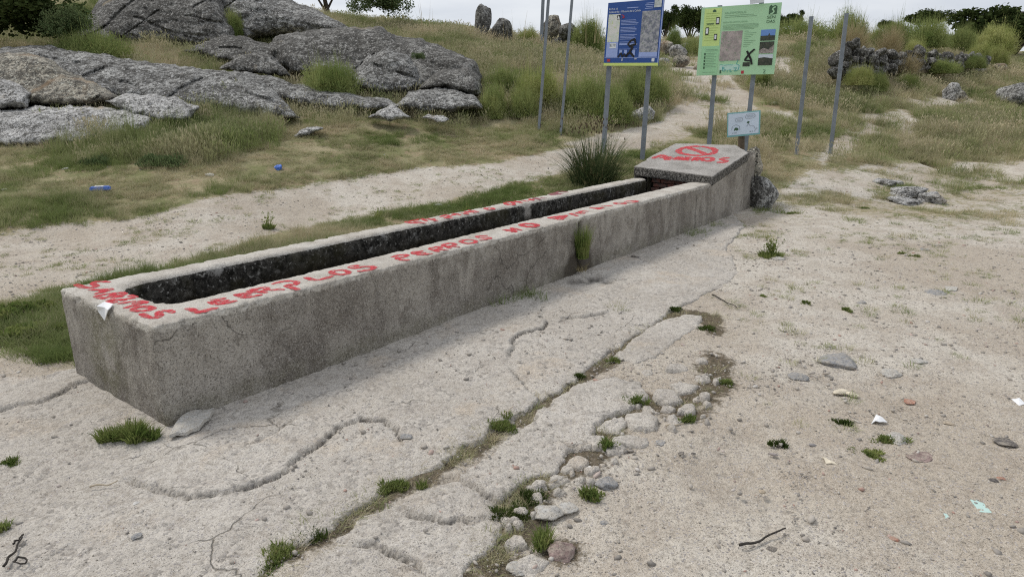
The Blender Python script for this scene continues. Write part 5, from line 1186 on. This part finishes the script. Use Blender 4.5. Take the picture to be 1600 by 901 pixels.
def leafcloud(n, size, seed, box=(1, 1, 1), lobes=10, up=.3, long=1.6, hollow=.55, low=0.):
    """leaf faces gathered in clumps through a crown volume of half-size box"""
    r_ = np.random.default_rng(seed)
    c = r_.normal(size=(lobes, 3)); c /= np.linalg.norm(c, axis=1)[:, None]; c *= r_.uniform(.25, .78, lobes)[:, None]; c[:, 2] = np.abs(c[:, 2]) * (1 if low == 0 else 1) - low
    rad = r_.uniform(.28, .5, lobes); i = r_.integers(lobes, size=n); d = r_.normal(size=(n, 3)); d /= np.linalg.norm(d, axis=1)[:, None]
    sub = r_.normal(size=(lobes * 14, 3)); sub /= np.linalg.norm(sub, axis=1)[:, None]
    # gather towards sub clumps
    j = r_.integers(14, size=n) + i * 14; d = d * .55 + sub[j]; d /= np.linalg.norm(d, axis=1)[:, None]
    P = c[i] + d * (rad[i] * r_.uniform(hollow, 1.05, n))[:, None]
    P = P * np.array(box)
    t = r_.normal(size=(n, 3)) + np.array([0, 0, up * 3]) + d * .8; t /= np.linalg.norm(t, axis=1)[:, None]; s = np.cross(t, r_.normal(size=(n, 3))); s /= np.linalg.norm(s, axis=1)[:, None]
    sz = size * r_.uniform(.6, 1.3, n)[:, None]
    V = np.stack([P - t * sz * long * .5, P + s * sz * .5, P + t * sz * long * .5, P - s * sz * .5], 1).reshape(-1, 3); k = np.arange(n) * 4
    return V, np.stack([k, k + 1, k + 2, k + 3], -1)
def broomshape(n, seed, w=1., h=1., thin=.012, segs=3):
    """broom: sprays of thin green stems arching from the base, denser at the rim of the dome"""
    r_ = np.random.default_rng(seed); az = r_.uniform(0, 2 * math.pi, n); el = np.arccos(r_.uniform(0.0, 1.0, n) ** .8)
    lob = 1 + .16 * np.sin(az * 3 + seed) + .12 * np.sin(az * 5 + el * 4 + seed * 2) + .1 * r_.normal(size=n)
    tip = np.stack([np.sin(el) * np.cos(az) * w * lob, np.sin(el) * np.sin(az) * w * lob, np.cos(el) * h * lob + .04], -1)
    s0 = r_.uniform(.45, .95, n)[:, None]; A = tip * s0 * np.array([.9, .9, .92]); t = np.linspace(0, 1, segs + 1)[None, :, None]
    jit = r_.normal(size=(n, 3)) * .10 * np.array([w, w, h]); B = A + (tip - A) * 1.05 + jit * 1.5 + np.array([0, 0, .02 * h]); A[:, 2] *= .85
    mid = (A + B) / 2 + np.array([0, 0, .05 * h]); C = A[:, None] * (1 - t) ** 2 + 2 * mid[:, None] * t * (1 - t) + B[:, None] * t ** 2
    sd = np.cross(B - A, r_.normal(size=(n, 3))); sd /= np.linalg.norm(sd, axis=1)[:, None] + 1e-9; ww = thin * (1 - t * .8)
    L = C + sd[:, None] * ww; Rr = C - sd[:, None] * ww; V = np.stack([L, Rr], 2).reshape(-1, 3); k = (np.arange(n)[:, None] * (2 * (segs + 1)) + np.arange(segs)[None] * 2).ravel()
    return V, np.stack([k, k + 1, k + 3, k + 2], -1)

OAKC = [mk('crown', *leafcloud(11000, .058, s, (1, 1, .82), 14, .0, 1.3, .5, .1), M['oak']) for s in (11, 12, 13)]
SHRB = [mk('shrub', *leafcloud(7000, .045, s, (1, 1, .9), 12, .2, 1.4, .5, .0), M['shrub']) for s in (21, 22)]
STRW = [mk('straw', *broomshape(1500, s, .8, 1.2, .006), M['straw']) for s in (31,)]
def broomclump(n, seed, w=1., h=1., thin=.012, segs=3, k=11):
    r_ = np.random.default_rng(seed); parts = []
    for j in range(k):
        a = r_.uniform(0, 6.28); rr = .62 * math.sqrt(r_.uniform(0, 1)); sz = r_.uniform(.34, .52) * (1.15 - .3 * rr); hh = (1 - .55 * rr ** 2) * r_.uniform(.72, 1.0)
        V, F = broomshape(n // k, seed * 13 + j, sz, hh, thin, segs); parts.append((V + [math.cos(a) * rr * w, math.sin(a) * rr * w, 0], F))
    return join(parts)
def coremesh(mat, seed):
    S, F = stone_shape(3, seed, 16, .12); S = S * np.array([.70, .70, .62]); S[:, 2] = np.maximum(S[:, 2], -.05); return mk('core', S, F, mat)
BROOM = []; BROOMY = []
def bush(label, u0, u1, vt, vb, Y=None, kind='broom', cat='bush', group='broom bushes on the hillside', seed=0, nm='broom_bush', deep=.8, lift=0.):
    u = (u0 + u1) / 2
    P = G(u, vb) if Y is None else at_depth(u, vb, Y)
    Y_ = P[1]; w = (u1 - u0) / FPX * Y_ / 2; h = (vb - vt) / FPX * Y_
    lib = dict(broom=BROOM, broomy=BROOMY, oak=OAKC, shrub=SHRB, straw=STRW)[kind]; me = lib[seed % len(lib)]
    o = bpy.data.objects.new(nm, me); COL.objects.link(o)
    if kind in ('oak', 'shrub'): o.location = (P[0], P[1] + w * deep * .3, P[2] + h * .42 + lift); o.scale = (w * .92, w * deep, h * .62)
    else: o.location = (P[0], P[1] + w * deep * .3, P[2] - h * .04 + lift); o.scale = (w * .92, w * deep, h * .95)
    o.rotation_euler[2] = seed * 1.3
    return tag(o, label, cat, group)
def broomleaf(s, mat):
    V, F = leafcloud(11000, .016, s, (1, 1, .95), 20, .45, 4.5, .45); V[:, 2] = np.abs(V[:, 2]); V2, F2 = leafcloud(4500, .016, s + 50, (.9, .9, .55), 14, .3, 4.0, .4); V2[:, 2] = np.abs(V2[:, 2])
    V3, F3 = broomclump(3000, s, thin=.0055); return mk('broom', *join([(V, F), (V2, F2), (V3 * [.95, .95, .95], F3)]), mat)
BROOM = [broomleaf(s, M['broom']) for s in (1, 2, 3)]
BROOMY = [broomleaf(s, M['broomy']) for s in (4, 5)]
# (label, left, right, top, bottom, distance, kind)
BU = [('dark leafy oak bush at the top left corner', -150, 118, -60, 78, 17.2, 'oak'), ('dark green leafy bush right of the corner bush', 60, 150, 8, 76, 17.6, 'shrub'),
 ('light green grassy bush under the corner bush', 50, 215, 40, 96, 17.4, 'broom'), ('small green broom at the foot of the smooth flank', 345, 385, 12, 58, 21.2, 'broom'),
 ('rounded green bush on the skyline above the outcrop', 530, 656, -26, 38, 26.5, 'shrub'), ('grey green bush growing in the rock gully', 462, 566, 86, 146, 16.0, 'broom'),
 ('small green plant in the crease of the middle boulder', 640, 668, 80, 98, 17.0, 'shrub'),
 ('wide green broom at the right end of the outcrop', 742, 830, 96, 156, 17.6, 'broom'), ('broad yellow green broom behind the left posts', 785, 900, 92, 182, 16.4, 'broomy'),
 ('green broom between the left posts and the blue board', 865, 965, 104, 184, 16.1, 'broom'), ('dark green broom at the right of the blue board', 955, 1066, 100, 160, 17.5, 'broom'),
 ('grey green broom under the blue board', 900, 1005, 120, 190, 15.8, 'broom'), ('straw coloured grass mound on top of the wall at its left', 1300, 1370, 50, 84, 22.5, 'straw'), ('straw coloured grass mound on top of the wall middle', 1360, 1425, 54, 86, 24.5, 'straw'), ('dry bush before the wall at its left foot', 1318, 1372, 98, 132, 20.0, 'broomy'), ('dry weeds before the middle of the wall', 1385, 1450, 92, 118, 23.5, 'straw'), ('green weeds before the right of the wall', 1440, 1512, 90, 114, 25.5, 'broom'),
 ('broom band on the skyline left of the wispy broom', 1235, 1330, 34, 74, 30.5, 'broom'), ('broom band on the skyline above the wall', 1330, 1420, 40, 78, 32.5, 'broomy'), ('broom band on the skyline near the low oak', 1440, 1540, 44, 84, 36.5, 'broom'),
 ('low grey green bush at the right foot of the outcrop', 742, 800, 120, 184, 15.7, 'broom'),
 ('dark low bush beside the leftmost post', 780, 850, 128, 182, 15.9, 'broom'),
 ('pale green broom on the crest left of the blue board', 885, 950, 20, 80, 25.0, 'broom'), ('green broom on the crest between the boards', 1036, 1072, 38, 76, 28.5, 'broom'), ('broom on the crest left of the green board', 1060, 1102, 52, 92, 28.0, 'broom'),
 ('low broom on the crest before the skyline boulders', 800, 850, 40, 76, 26.0, 'broomy'),
 ('broom on the crest right of the green board', 1205, 1300, 22, 68, 29.0, 'broom'), ('tall wispy broom above the right posts', 1290, 1365, 10, 66, 29.5, 'broom'), ('dense broom bank above the wall', 1355, 1440, 24, 74, 31.0, 'broom'),
 ('green broom above the middle of the wall', 1410, 1490, 22, 72, 33.0, 'broom'), ('dark broom right of the middle of the wall', 1480, 1530, 36, 78, 35.0, 'broom'), ('large rounded pale broom near the right edge', 1515, 1592, 32, 84, 36.0, 'broomy'),
 ('olive dome of broom at the end of the wall', 1505, 1560, 60, 102, 31.0, 'broomy'), ('yellow green broom rightmost by the wall end', 1540, 1582, 68, 104, 31.5, 'broomy'), ('yellow broom tuft hanging over the wall', 1408, 1450, 56, 96, 25.0, 'broomy'),
 ('green broom tuft at the foot of the wall', 1350, 1395, 108, 142, 20.5, 'broom'), ('small broom before the right end of the wall', 1508, 1545, 82, 106, 28.5, 'broom'),
 ('shadowy bush at the foot of the green board', 1160, 1215, 100, 135, 20.5, 'broom'), ('small bush below the wall near the paired stones', 1395, 1440, 112, 140, 22.0, 'broom')]
for k, (lb, a, b_, t, bt, Y, kd) in enumerate(BU):
    bush(lb, a, b_, t, bt, Y, kd, seed=k, nm=dict(oak='oak_bush', shrub='leafy_bush').get(kd, 'broom_bush'), group='bushes of the hillside')
# trees on the skyline
def tree(label, u0, u1, vt, vb, Y, seed=0, vtr=None):
    u = (u0 + u1) / 2; P = at_depth(u, vb, Y); w = (u1 - u0) / FPX * Y / 2; h = (vb - vt) / FPX * Y
    r0 = empty('oak_tree', (P[0], P[1], P[2] - .5)); tag(r0, label, 'tree', 'trees on the skyline')
    tr = [(0, 0, -.3), (.06 * w, 0, h * .2), (-.05 * w, .05 * w, h * .45), (.08 * w, 0, h * .8)]
    tube(tr, .07 * w + .08, .03 * w, M['bark'], 'trunk', r0, 8)
    for a in (0.4, 1.9, 3.3, 4.8): tube([(0, 0, h * .22), (math.cos(a) * w * .3, math.sin(a) * w * .3, h * .45), (math.cos(a) * w * .62, math.sin(a) * w * .55, h * .66)], .05 * w, .015 * w, M['bark'], 'limb', r0, 6)
    o = bpy.data.objects.new('crown', OAKC[seed % 3]); COL.objects.link(o); o.parent = r0; o.location = (0, 0, .5 + h * .48); o.scale = (w * 1.05, w * .95, h * .62); o.rotation_euler[2] = seed * 2.1
for k, a in enumerate([('dark oak behind the blue board, its left one', 1018, 1062, 8, 66, 42), ('dark oak between the blue and green boards', 1052, 1104, 6, 70, 44), ('small dark oak just right of the green board', 1206, 1232, 22, 56, 46), ('second small dark oak right of the green board', 1228, 1256, 16, 52, 48),
        ('dark tree with bare limbs at the top of the smooth flank', 468, 552, -70, 26, 34), ('low dark oak above the wall', 1412, 1484, 14, 52, 52), ('large leafy oak at the right edge', 1490, 1660, -6, 104, 40), ('dark oak on the far skyline left of the large leafy oak', 1370, 1392, 30, 56, 56)]): tree(*a, seed=k)

# ---------------------------------------------------------------- single plants
def plant(label, u, v, me_list, name, cat, scale=1., lift=0., loc=None, group=None):
    P = G(u, v) if loc is None else np.array(loc); o = None
    if len(me_list) == 1:
        o = bpy.data.objects.new(name, me_list[0][1]); COL.objects.link(o); o.location = tuple(P + [0, 0, lift])
    else:
        o = empty(name, tuple(P + [0, 0, lift]))
        for nm, me in me_list: c = bpy.data.objects.new(nm, me); COL.objects.link(c); c.parent = o
    o.scale = (scale,) * 3
    return tag(o, label, cat, group)
rush_me = mk('rush', *join([blades(620, .26, .98, .010, .85, 4, 3), blades(420, .34, .74, .009, 1.3, 4, 4)]), M['rush'])
rush_dry = mk('rush_dry', *blades(60, .22, 1.05, .005, .8, 4, 5), M['straw'])
rush_hd = mk('rush_heads', *join([(np.array([[0, 0, 0], [.01, 0, .02], [0, 0, .05], [-.01, 0, .02]]) + p, np.array([[0, 1, 2, 3]])) for p in np.random.default_rng(8).normal(0, 1, (70, 3)) * [.26, .22, .07] + [0, 0, .86]]), plain('rush_flower', (.10, .07, .045), .9))
plant('tall spiky clump of rushes growing behind the trough', 928, 292, [('stems', rush_me), ('dry_stems', rush_dry), ('flower_heads', rush_hd)], 'rush_clump', 'rushes', 1.12)
for o in list(COL.objects):
    if o.name.startswith('flower_heads'): o['kind'] = 'stuff'
gr_me = mk('walltuft', *blades(420, .055, .36, .0048, .42, 3, 6), M['weed'])
wp_ = tpt(3.90, -.05, .16); wt = bpy.data.objects.new('grass_tuft', gr_me); COL.objects.link(wt); wt.location = tuple(wp_); wt.rotation_euler = (0.1, -.1, 0); wt.scale = (1.0, .8, 1.05); tag(wt, 'upright green grass tuft growing from the crack in the trough wall', 'grass tuft')
rt_me = mk('roots', *blades(60, .05, .13, .003, 1.6, 3, 16), M['straw']); o = bpy.data.objects.new('dry_roots', rt_me); COL.objects.link(o); o.location = tuple(tpt(3.9, -.04, .03)); tag(o, 'dry brown grass hanging at the foot of the trough crack', 'dry grass')
def tuftmesh(n, rx, ry, h, w, seed, mat, lean=.9):
    r_ = np.random.default_rng(seed); parts = []
    for k in range(16):
        a = r_.uniform(0, 6.28); rr = abs(r_.normal(0, .62)); V, F = blades(int(n / 10 * r_.uniform(.3, 1.3)) + 3, .30 * (rx + ry) / 2, h * r_.uniform(.45, 1.35), w, lean, 3, seed * 31 + k); V[:, 0] += math.cos(a) * rr * rx * .7; V[:, 1] += math.sin(a) * rr * ry * .7; parts.append((V, F))
    return mk('tuft', *join(parts), mat)
TF = [('bright green grass clump at the near corner of the trough', 203, 690, .155, .085, .085, 1900, 'weed', .0065), ('low green moss clump on the crack near the middle', 618, 764, .10, .06, .028, 700, 'weed', .006), ('little green tuft on the left edge of the apron', 18, 728, .05, .04, .03, 240, 'weed', .006),
 ('small green tuft at the left border of the view', -4, 836, .05, .05, .04, 200, 'weed', .006), ('mossy green tuft on the upper crack of the apron', 785, 668, .11, .09, .03, 700, 'weed', .005), ('grassy tuft between the broken slabs', 993, 632, .07, .07, .04, 420, 'weed', .006),
 ('small weed rosette between the slab fragments', 948, 703, .05, .05, .05, 160, 'weed', .010), ('green weed beside the blue grey cobble', 922, 778, .07, .05, .04, 320, 'weed', .008), ('brown moss cushion at the lower slab edge', 838, 778, .09, .07, .022, 600, 'moss', .005),
 ('dry moss cushion at the bottom of the gap', 800, 806, .15, .09, .02, 700, 'moss', .005), ('mossy weeds at the bottom left gap', 430, 878, .10, .10, .03, 700, 'weed', .006), ('brown moss in the gap left of the middle', 490, 842, .09, .10, .02, 500, 'moss', .005),
 ('thin grass in the gap beside the purple rock', 845, 850, .05, .08, .06, 220, 'weed', .005), ('small green weed right of the slab fragments', 1135, 600, .06, .05, .03, 320, 'weed', .007), ('small green weed above the slab patch', 1258, 474, .05, .05, .03, 260, 'weed', .007),
 ('green weed row in the right sand', 1322, 487, .05, .07, .025, 260, 'weed', .007), ('round flat weed in the right sand', 1362, 712, .07, .06, .02, 420, 'weed', .008), ('flat weed left of the round flat weed', 1326, 707, .05, .04, .02, 260, 'weed', .008),
 ('mossy weed at the wedge stone', 1392, 690, .11, .05, .025, 500, 'weed', .007), ('yellow moss tuft in the sand', 1218, 699, .06, .04, .03, 280, 'moss', .006), ('small tuft below the slab fragments at right', 1076, 658, .05, .04, .03, 260, 'weed', .006),
 ('yellow green moss beside the white shard', 1320, 664, .08, .05, .02, 300, 'moss', .006), ('weed tuft right of the boulder at mid right', 1430, 402, .06, .05, .03, 260, 'weed', .008), ('second weed tuft at mid right', 1410, 398, .06, .05, .03, 260, 'weed', .008), ('low weed tuft near the flat rocks', 1192, 464, .05, .03, .02, 200, 'weed', .007),
 ('green mat of weeds beside the slab patch', 1050, 486, .09, .05, .03, 420, 'moss', .007), ('dry weed mat right of the slab patch', 1108, 516, .10, .08, .02, 420, 'moss', .006), ('green weed patch by the tall trough wall end', 1235, 335, .12, .10, .03, 300, 'weed', .008), ('flat green weed in the pale sand', 1350, 327, .12, .06, .03, 300, 'weed', .008), ('grass patch at the mouth of the sand', 1310, 308, .14, .06, .03, 300, 'weed', .008),
 ('dry grassy weed on the crack above the middle', 905, 590, .05, .05, .03, 200, 'moss', .006), ('sparse green weed along the far apron crack', 960, 565, .06, .04, .03, 240, 'weed', .006), ('small tuft left of the trough', 100, 560, .07, .05, .03, 300, 'weed', .007)]
for k, (lb, u, v, rx, ry, h, n, mt, w) in enumerate(TF):
    me = tuftmesh(n, rx, ry, h, w, 60 + k, M[mt]); P = G(u, v); z = .006 if on_apron(np.array([P[0]]), np.array([P[1]]))[0] > .5 else -.002
    o = bpy.data.objects.new('weed_tuft', me); COL.objects.link(o); o.location = (P[0], P[1], P[2] + z); tag(o, lb, 'weed', 'small tufts in sand and cracks')
for k, (u, v, w, lb) in enumerate(((12, 500, .20, 'leafy green weeds at the left border behind the trough end'), (52, 492, .17, 'leafy green weeds touching the left end of the trough'), (40, 528, .20, 'largest leafy green weed left of the trough end'), (84, 522, .12, 'small leafy weed against the trough end'), (250, 262, .45, 'dark leafy weed patch below the pale slab'), (150, 258, .35, 'low leafy weeds left in the meadow'))):
    V, F = leafcloud(2600, .035 / w * .5, 150 + k, (1, .9, .42), 9, .3, 1.7, .5); V[:, 2] = np.abs(V[:, 2]); P = G(u, v)
    o = bpy.data.objects.new('leafy_weed', mk('leafy', V, F, M['weed'] if k < 4 else M['shrub'])); COL.objects.link(o); o.location = tuple(P); o.scale = (w, w, w * 1.5); tag(o, lb, 'weed', 'leafy weeds')
# weed with thin branching stems
def weedplant(seed, h, n=26, rad=.13):
    r_ = np.random.default_rng(seed); parts = [blades(220, rad, h * .28, .014, 1.0, 2, seed)]
    for k in range(n):
        a = r_.uniform(0, 6.28); L = h * r_.uniform(.5, 1); V, F = blades(1, .03, L, .006, .55, 5, seed * 7 + k); parts.append((V, F))
        tip = V[-2]; nl = 7; V2, F2 = leafcloud(nl, .016, seed * 11 + k, (.03, .03, .05), 2); parts.append((V2 + tip - [0, 0, .02], F2)); parts.append((V2 * .8 + V[-6], F2))
    return mk('weed', *join(parts), M['weed'])
plant('bushy weed with thin flower stalks on the sand right of the trough', 1204, 402, [('weed', weedplant(3, .26))], 'branching_weed', 'weed')
plant('thistle like weed in the grass right of the small notice', 1226, 222, [('weed', weedplant(5, .40, 18, .09))], 'branching_weed', 'weed')
sk = weedplant(7, .34, 12, .08)
for k, (u, v, lb) in enumerate(((728, 330, 'thin brown weed behind the far rim of the trough'), (590, 340, 'dry grass head behind the trough at its middle'), (420, 352, 'single tall stem behind the trough at left'))): plant(lb, u, v + 6, [('weed', sk)], 'branching_weed', 'weed', .7 + .1 * k)
# bare thin stalks against the sky
for k, (u, v, lb) in enumerate(((806, 62, 'thin dead stalks on the skyline left of the posts'), (920, 58, 'thin dead stalks on the skyline left of the blue board'), (664, 48, 'dry flower stalks on the skyline above the slope'))):
    P = at_depth(u, v + 6, 24.5); o = bpy.data.objects.new('dead_stalks', mk('stalks', *blades(9, .45, 1.25, .018, .25, 4, 90 + k), M['straw'])); COL.objects.link(o); o.location = tuple(P - [0, 0, .1]); tag(o, lb, 'dead stalks')

# ---------------------------------------------------------------- scattered masses (geometry nodes)
def scatter(name, label, pts, rot, scl, idx, tint, variants, cat=None):
    me = bpy.data.meshes.new(name + '_points'); me.vertices.add(len(pts)); me.vertices.foreach_set('co', np.asarray(pts, np.float32).ravel())
    for an, tp, av in (('rot', 'FLOAT_VECTOR', rot), ('scl', 'FLOAT_VECTOR', scl)):
        a = me.attributes.new(an, tp, 'POINT'); a.data.foreach_set('vector', np.asarray(av, np.float32).ravel())
    a = me.attributes.new('vi', 'INT', 'POINT'); a.data.foreach_set('value', np.asarray(idx, np.int32)); a = me.attributes.new('tint', 'FLOAT', 'POINT'); a.data.foreach_set('value', np.asarray(tint, np.float32))
    o = link_mesh(name, me)
    vc = bpy.data.collections.new(name + '_variants')
    for k, vm in enumerate(variants):
        vo = bpy.data.objects.new('%s_v%02d' % (name, k), vm); vc.objects.link(vo)
    ng = bpy.data.node_groups.new(name, 'GeometryNodeTree'); ng.interface.new_socket('Geometry', in_out='INPUT', socket_type='NodeSocketGeometry'); ng.interface.new_socket('Geometry', in_out='OUTPUT', socket_type='NodeSocketGeometry')
    N = ng.nodes; gi = N.new('NodeGroupInput'); go = N.new('NodeGroupOutput'); ci = N.new('GeometryNodeCollectionInfo'); ci.inputs['Collection'].default_value = vc; ci.inputs['Separate Children'].default_value = True; ci.inputs['Reset Children'].default_value = True
    ip = N.new('GeometryNodeInstanceOnPoints'); ip.inputs['Pick Instance'].default_value = True
    def at(nm, t): q = N.new('GeometryNodeInputNamedAttribute'); q.data_type = t; q.inputs['Name'].default_value = nm; return [s for s in q.outputs if s.enabled and s.name == 'Attribute'][0]
    e2r = N.new('FunctionNodeEulerToRotation')
    L = ng.links; L.new(gi.outputs[0], ip.inputs['Points']); L.new(ci.outputs[0], ip.inputs['Instance']); L.new(at('vi', 'INT'), ip.inputs['Instance Index']); L.new(at('rot', 'FLOAT_VECTOR'), e2r.inputs[0]); L.new(e2r.outputs[0], ip.inputs['Rotation']); L.new(at('scl', 'FLOAT_VECTOR'), ip.inputs['Scale']); L.new(ip.outputs[0], go.inputs[0])
    md = o.modifiers.new('scatter', 'NODES'); md.node_group = ng
    return tag(o, label, cat, kind='stuff')
def sample(n, r0, r1, a0=-42, a1=42, seed=1, pw=0.):
    r_ = np.random.default_rng(seed); az = np.radians(r_.uniform(a0, a1, n)); t = r_.uniform(0, 1, n); r = r0 * (r1 / r0) ** t
    return r * np.sin(az), r * np.cos(az), r_
# short meadow grass
x, y, r_ = sample(170000, 4.6, 46, seed=2)
u, v = proj(np.stack([x, y, terr(x, y)], -1)); g = grass_amount(x, y); g = g + fbm2(x, y, 3.0, 3, 12.) * .7 + np.minimum(fbm2(x, y, .9, 3, 14.) * 2.2, .15) - .30
q = np.stack([x, y], -1) - TO; ss_, tt_ = q @ TA, q @ TB
intr = (ss_ > -.05) & (ss_ < 8.9) & (tt_ > -.05) & (tt_ < 1.2)
ok = (r_.uniform(.15, 1, len(x)) < g) & ~intr; x, y, u, v = x[ok], y[ok], u[ok], v[ok]; n = len(x); r = np.hypot(x, y)
dry = np.clip(.38 + fbm2(x, y, .55, 3, 21.) * 1.6 + .10 * (x > 3) + r_.normal(0, .26, n), 0, 1)
hillr = sstep(14, 20, r); hs = .75 + hillr * 1.5 + fbm2(x, y, .8, 2, 3.) * .7 + np.clip(fbm2(x, y, 2.5, 2, 33.) - .2, 0, 1) * 3
tall = sstep(-.3, .8, poly_dist(np.stack([x, y], -1), onland([(105, 200), (150, 178), (300, 172), (430, 178), (450, 200), (430, 232), (340, 262), (200, 272), (110, 262), (60, 245)])))
q = np.stack([x, y], -1) - TO; strip = np.exp(-((q @ TB - 1.38) / .28) ** 2) * ((q @ TA) > 1.6) * ((q @ TA) < 8.6)
hs = hs * (1 + tall * 2.2 + strip * 1.0); dry = np.clip(dry * (1 - .55 * tall) - .25 * strip, 0, 1)
hs = np.clip(hs, .35, 6) * r_.uniform(.6, 1.25, n)
z = terr(x, y) - .005; GT = [mk('gt%d' % k, *blades(34, .07, .075 * (1 + .5 * (k % 3)), .0040, 1.1, 2, 500 + k), M['grass']) for k in range(6)]
lod = np.clip(r / 11, .8, 3.0)
scatter('meadow_grass', 'short mixed green and dry meadow grass', np.stack([x, y, z], -1), np.stack([r_.normal(0, .1, n), r_.normal(0, .1, n), r_.uniform(0, 6.28, n)], -1), np.stack([lod, lod, hs], -1), r_.integers(6, size=n), dry, GT)
# tall dry grass with seed heads on the hill and round the rocks
def tallmesh(seed):
    r_ = np.random.default_rng(seed); V, F = blades(22, .10, .42, .0045, .5, 3, seed); P = [(V, F)]
    for k in range(22):
        t = V[(k + 1) * 8 - 1]; d = V[(k + 1) * 8 - 1] - V[(k + 1) * 8 - 3]; d = d / (np.linalg.norm(d) + 1e-9); s = np.array([.008, 0, 0]) if k % 2 else np.array([0, .008, 0])
        P.append((np.array([t - d * .05, t + s, t + d * .03, t - s]), np.array([[0, 1, 2, 3]])))
    return mk('tall', *join(P), M['grass'])
x, y, r_ = sample(60000, 11.5, 48, seed=5); g = grass_amount(x, y); n0 = len(x); P2 = np.stack([x, y], -1)
dens = .25 + fbm2(x, y, .5, 3, 41.) * 1.4
for poly, am in (([(560, 28), (640, 34), (740, 58), (860, 90), (770, 90), (700, 78), (600, 48)], 1.2), ([(1180, 95), (1300, 80), (1320, 130), (1300, 175), (1200, 170), (1150, 130)], .9), ([(100, 190), (440, 180), (440, 235), (330, 262), (120, 262)], .9),
                 ([(1330, 60), (1530, 70), (1540, 82), (1400, 78), (1330, 72)], 1.0), ([(1330, 125), (1500, 118), (1560, 130), (1420, 150)], .6), ([(225, 70), (400, 100), (380, 112), (230, 92)], 1.0), ([(740, 70), (900, 75), (1000, 130), (900, 185), (760, 190)], .8)):
    dens = dens + am * sstep(-.4, .6, poly_dist(P2, onland(poly)))
dens = dens - .9 * (1 - sstep(12.6, 15.5, np.hypot(x, y))) * (poly_dist(P2, onland([(100, 190), (440, 180), (440, 235), (330, 262), (120, 262)])) < 0)
ok = (r_.uniform(0, 1, n0) < dens) & (g > .55) & (poly_dist(P2, PATH) < -.25); x, y = x[ok], y[ok]; n = len(x); r = np.hypot(x, y)
dry = np.clip(.60 + fbm2(x, y, .45, 3, 22.) * 1.3 + r_.normal(0, .15, n) - .5 * (r < 14.5) * (x < 0), 0, 1); s = r_.uniform(.55, 1.25, n) * np.clip(.75 + fbm2(x, y, .9, 2, 2.) * .6, .4, 1.3); s = s * np.where(r < 15, 1.1, 1.05)
lod = np.clip(r / 16, .9, 2.4)
scatter('tall_grass', 'tall pale seeding grass on the slope and round the rocks', np.stack([x, y, terr(x, y) - .01], -1), np.stack([r_.normal(0, .12, n), r_.normal(0.08, .12, n), r_.uniform(0, 6.28, n)], -1), np.stack([s * lod, s * lod, s], -1), r_.integers(5, size=n), dry, [tallmesh(700 + k) for k in range(5)])
# sparse sprigs on the sandy ground and dirt path
x, y, r_ = sample(26000, 1.9, 16, seed=8); g = grass_amount(x, y); P2 = np.stack([x, y], -1); f = fbm2(x, y, 1.4, 3, 71.) + fbm2(x, y, 6, 2, 72.) * .5
edge = np.minimum(line_dist(x, y, CR1)[0], line_dist(x, y, CR2)[0]); q = P2 - TO; intr = ((q @ TA) > -.05) & ((q @ TA) < 8.9) & ((q @ TB) > -.04) & ((q @ TB) < 1.2)
pr = np.where(f > .10, .40 + .5 * sstep(6, 8, y), .01) * sstep(2.6, 7, y) * (1 - on_apron(x, y) * .97) + .75 * np.exp(-(edge / .055) ** 2) * (f > -.18); ok = (r_.uniform(0, 1, len(x)) < pr) & (g < .6) & ~intr; x, y = x[ok], y[ok]; n = len(x); e2 = edge[ok]
s = r_.uniform(.25, .8, n); z = terr(x, y) - .018 * (e2 < .2)
scatter('sparse_weeds', 'sparse low weeds and moss on sand and in cracks', np.stack([x, y, z], -1), np.stack([0 * x, 0 * x, r_.uniform(0, 6.28, n)], -1), np.stack([s, s, s * .55], -1), r_.integers(6, size=n), np.clip(r_.normal(.25, .25, n) + .35 * (e2 < .2), 0, 1), GT)
# gravel
def pebm(k, mat):
    S, F = stone_shape(1 if k else 1, 900 + k, 8, .1); return mk('peb%d' % k, S * np.array([1, .8, .55]), F, mat)
npb = NT('gravel'); oi = npb.attr('tint', 'INSTANCER'); M['gravel'] = npb.fin(npb.mix(npb.noise(60, 3), npb.ramp(oi, [(0, (.10, .095, .09)), (.25, (.26, .245, .225)), (.5, (.40, .36, .31)), (.7, (.50, .46, .40)), (.86, (.68, .66, .62)), (.95, (.46, .20, .14)), (1, (.25, .26, .28))]), (.36, .33, .29)), .9, spec=.2)
npb.ramp
x, y, r_ = sample(95000, 1.75, 13, seed=9); g = grass_amount(x, y); P2 = np.stack([x, y], -1); q = P2 - TO; intr = ((q @ TA) > -.03) & ((q @ TA) < 8.9) & ((q @ TB) > -.03) & ((q @ TB) < 1.2)
oa = on_apron(x, y); oa = np.maximum(oa, sstep(-.03, .03, poly_dist(P2, APR2))); cl = np.clip(.55 + fbm2(x, y, 2.0, 4, 88.) * 1.4, .05, 1); ok = (r_.uniform(0, 1, len(x)) < cl * np.where(oa > .5, .38, 1) * (1 - g * .8)) & ~intr; x, y, oa = x[ok], y[ok], oa[ok]; n = len(x); r = np.hypot(x, y)
s = .0014 * np.exp(r_.exponential(.46, n)) * np.clip(r / 3.0, .8, 2.4); s = np.minimum(s, .016)
z = terr(x, y) + .010 * (oa > .5) + s * .15
z = z + (1 - (oa > .5)) * (fbm2(x, y, 2.2, 4, 1.) * .022 + fbm2(x, y, 11, 3, 2.) * .008)
scatter('gravel', 'small loose gravel and grit on the ground', np.stack([x, y, z], -1), np.stack([r_.normal(0, .3, n), r_.normal(0, .3, n), r_.uniform(0, 6.28, n)], -1), np.stack([s * r_.uniform(.7, 1.5, n), s, s], -1), r_.integers(5, size=n), r_.uniform(0, 1, n), [pebm(k, M['gravel']) for k in range(5)])
# brown leaf litter in the cracks
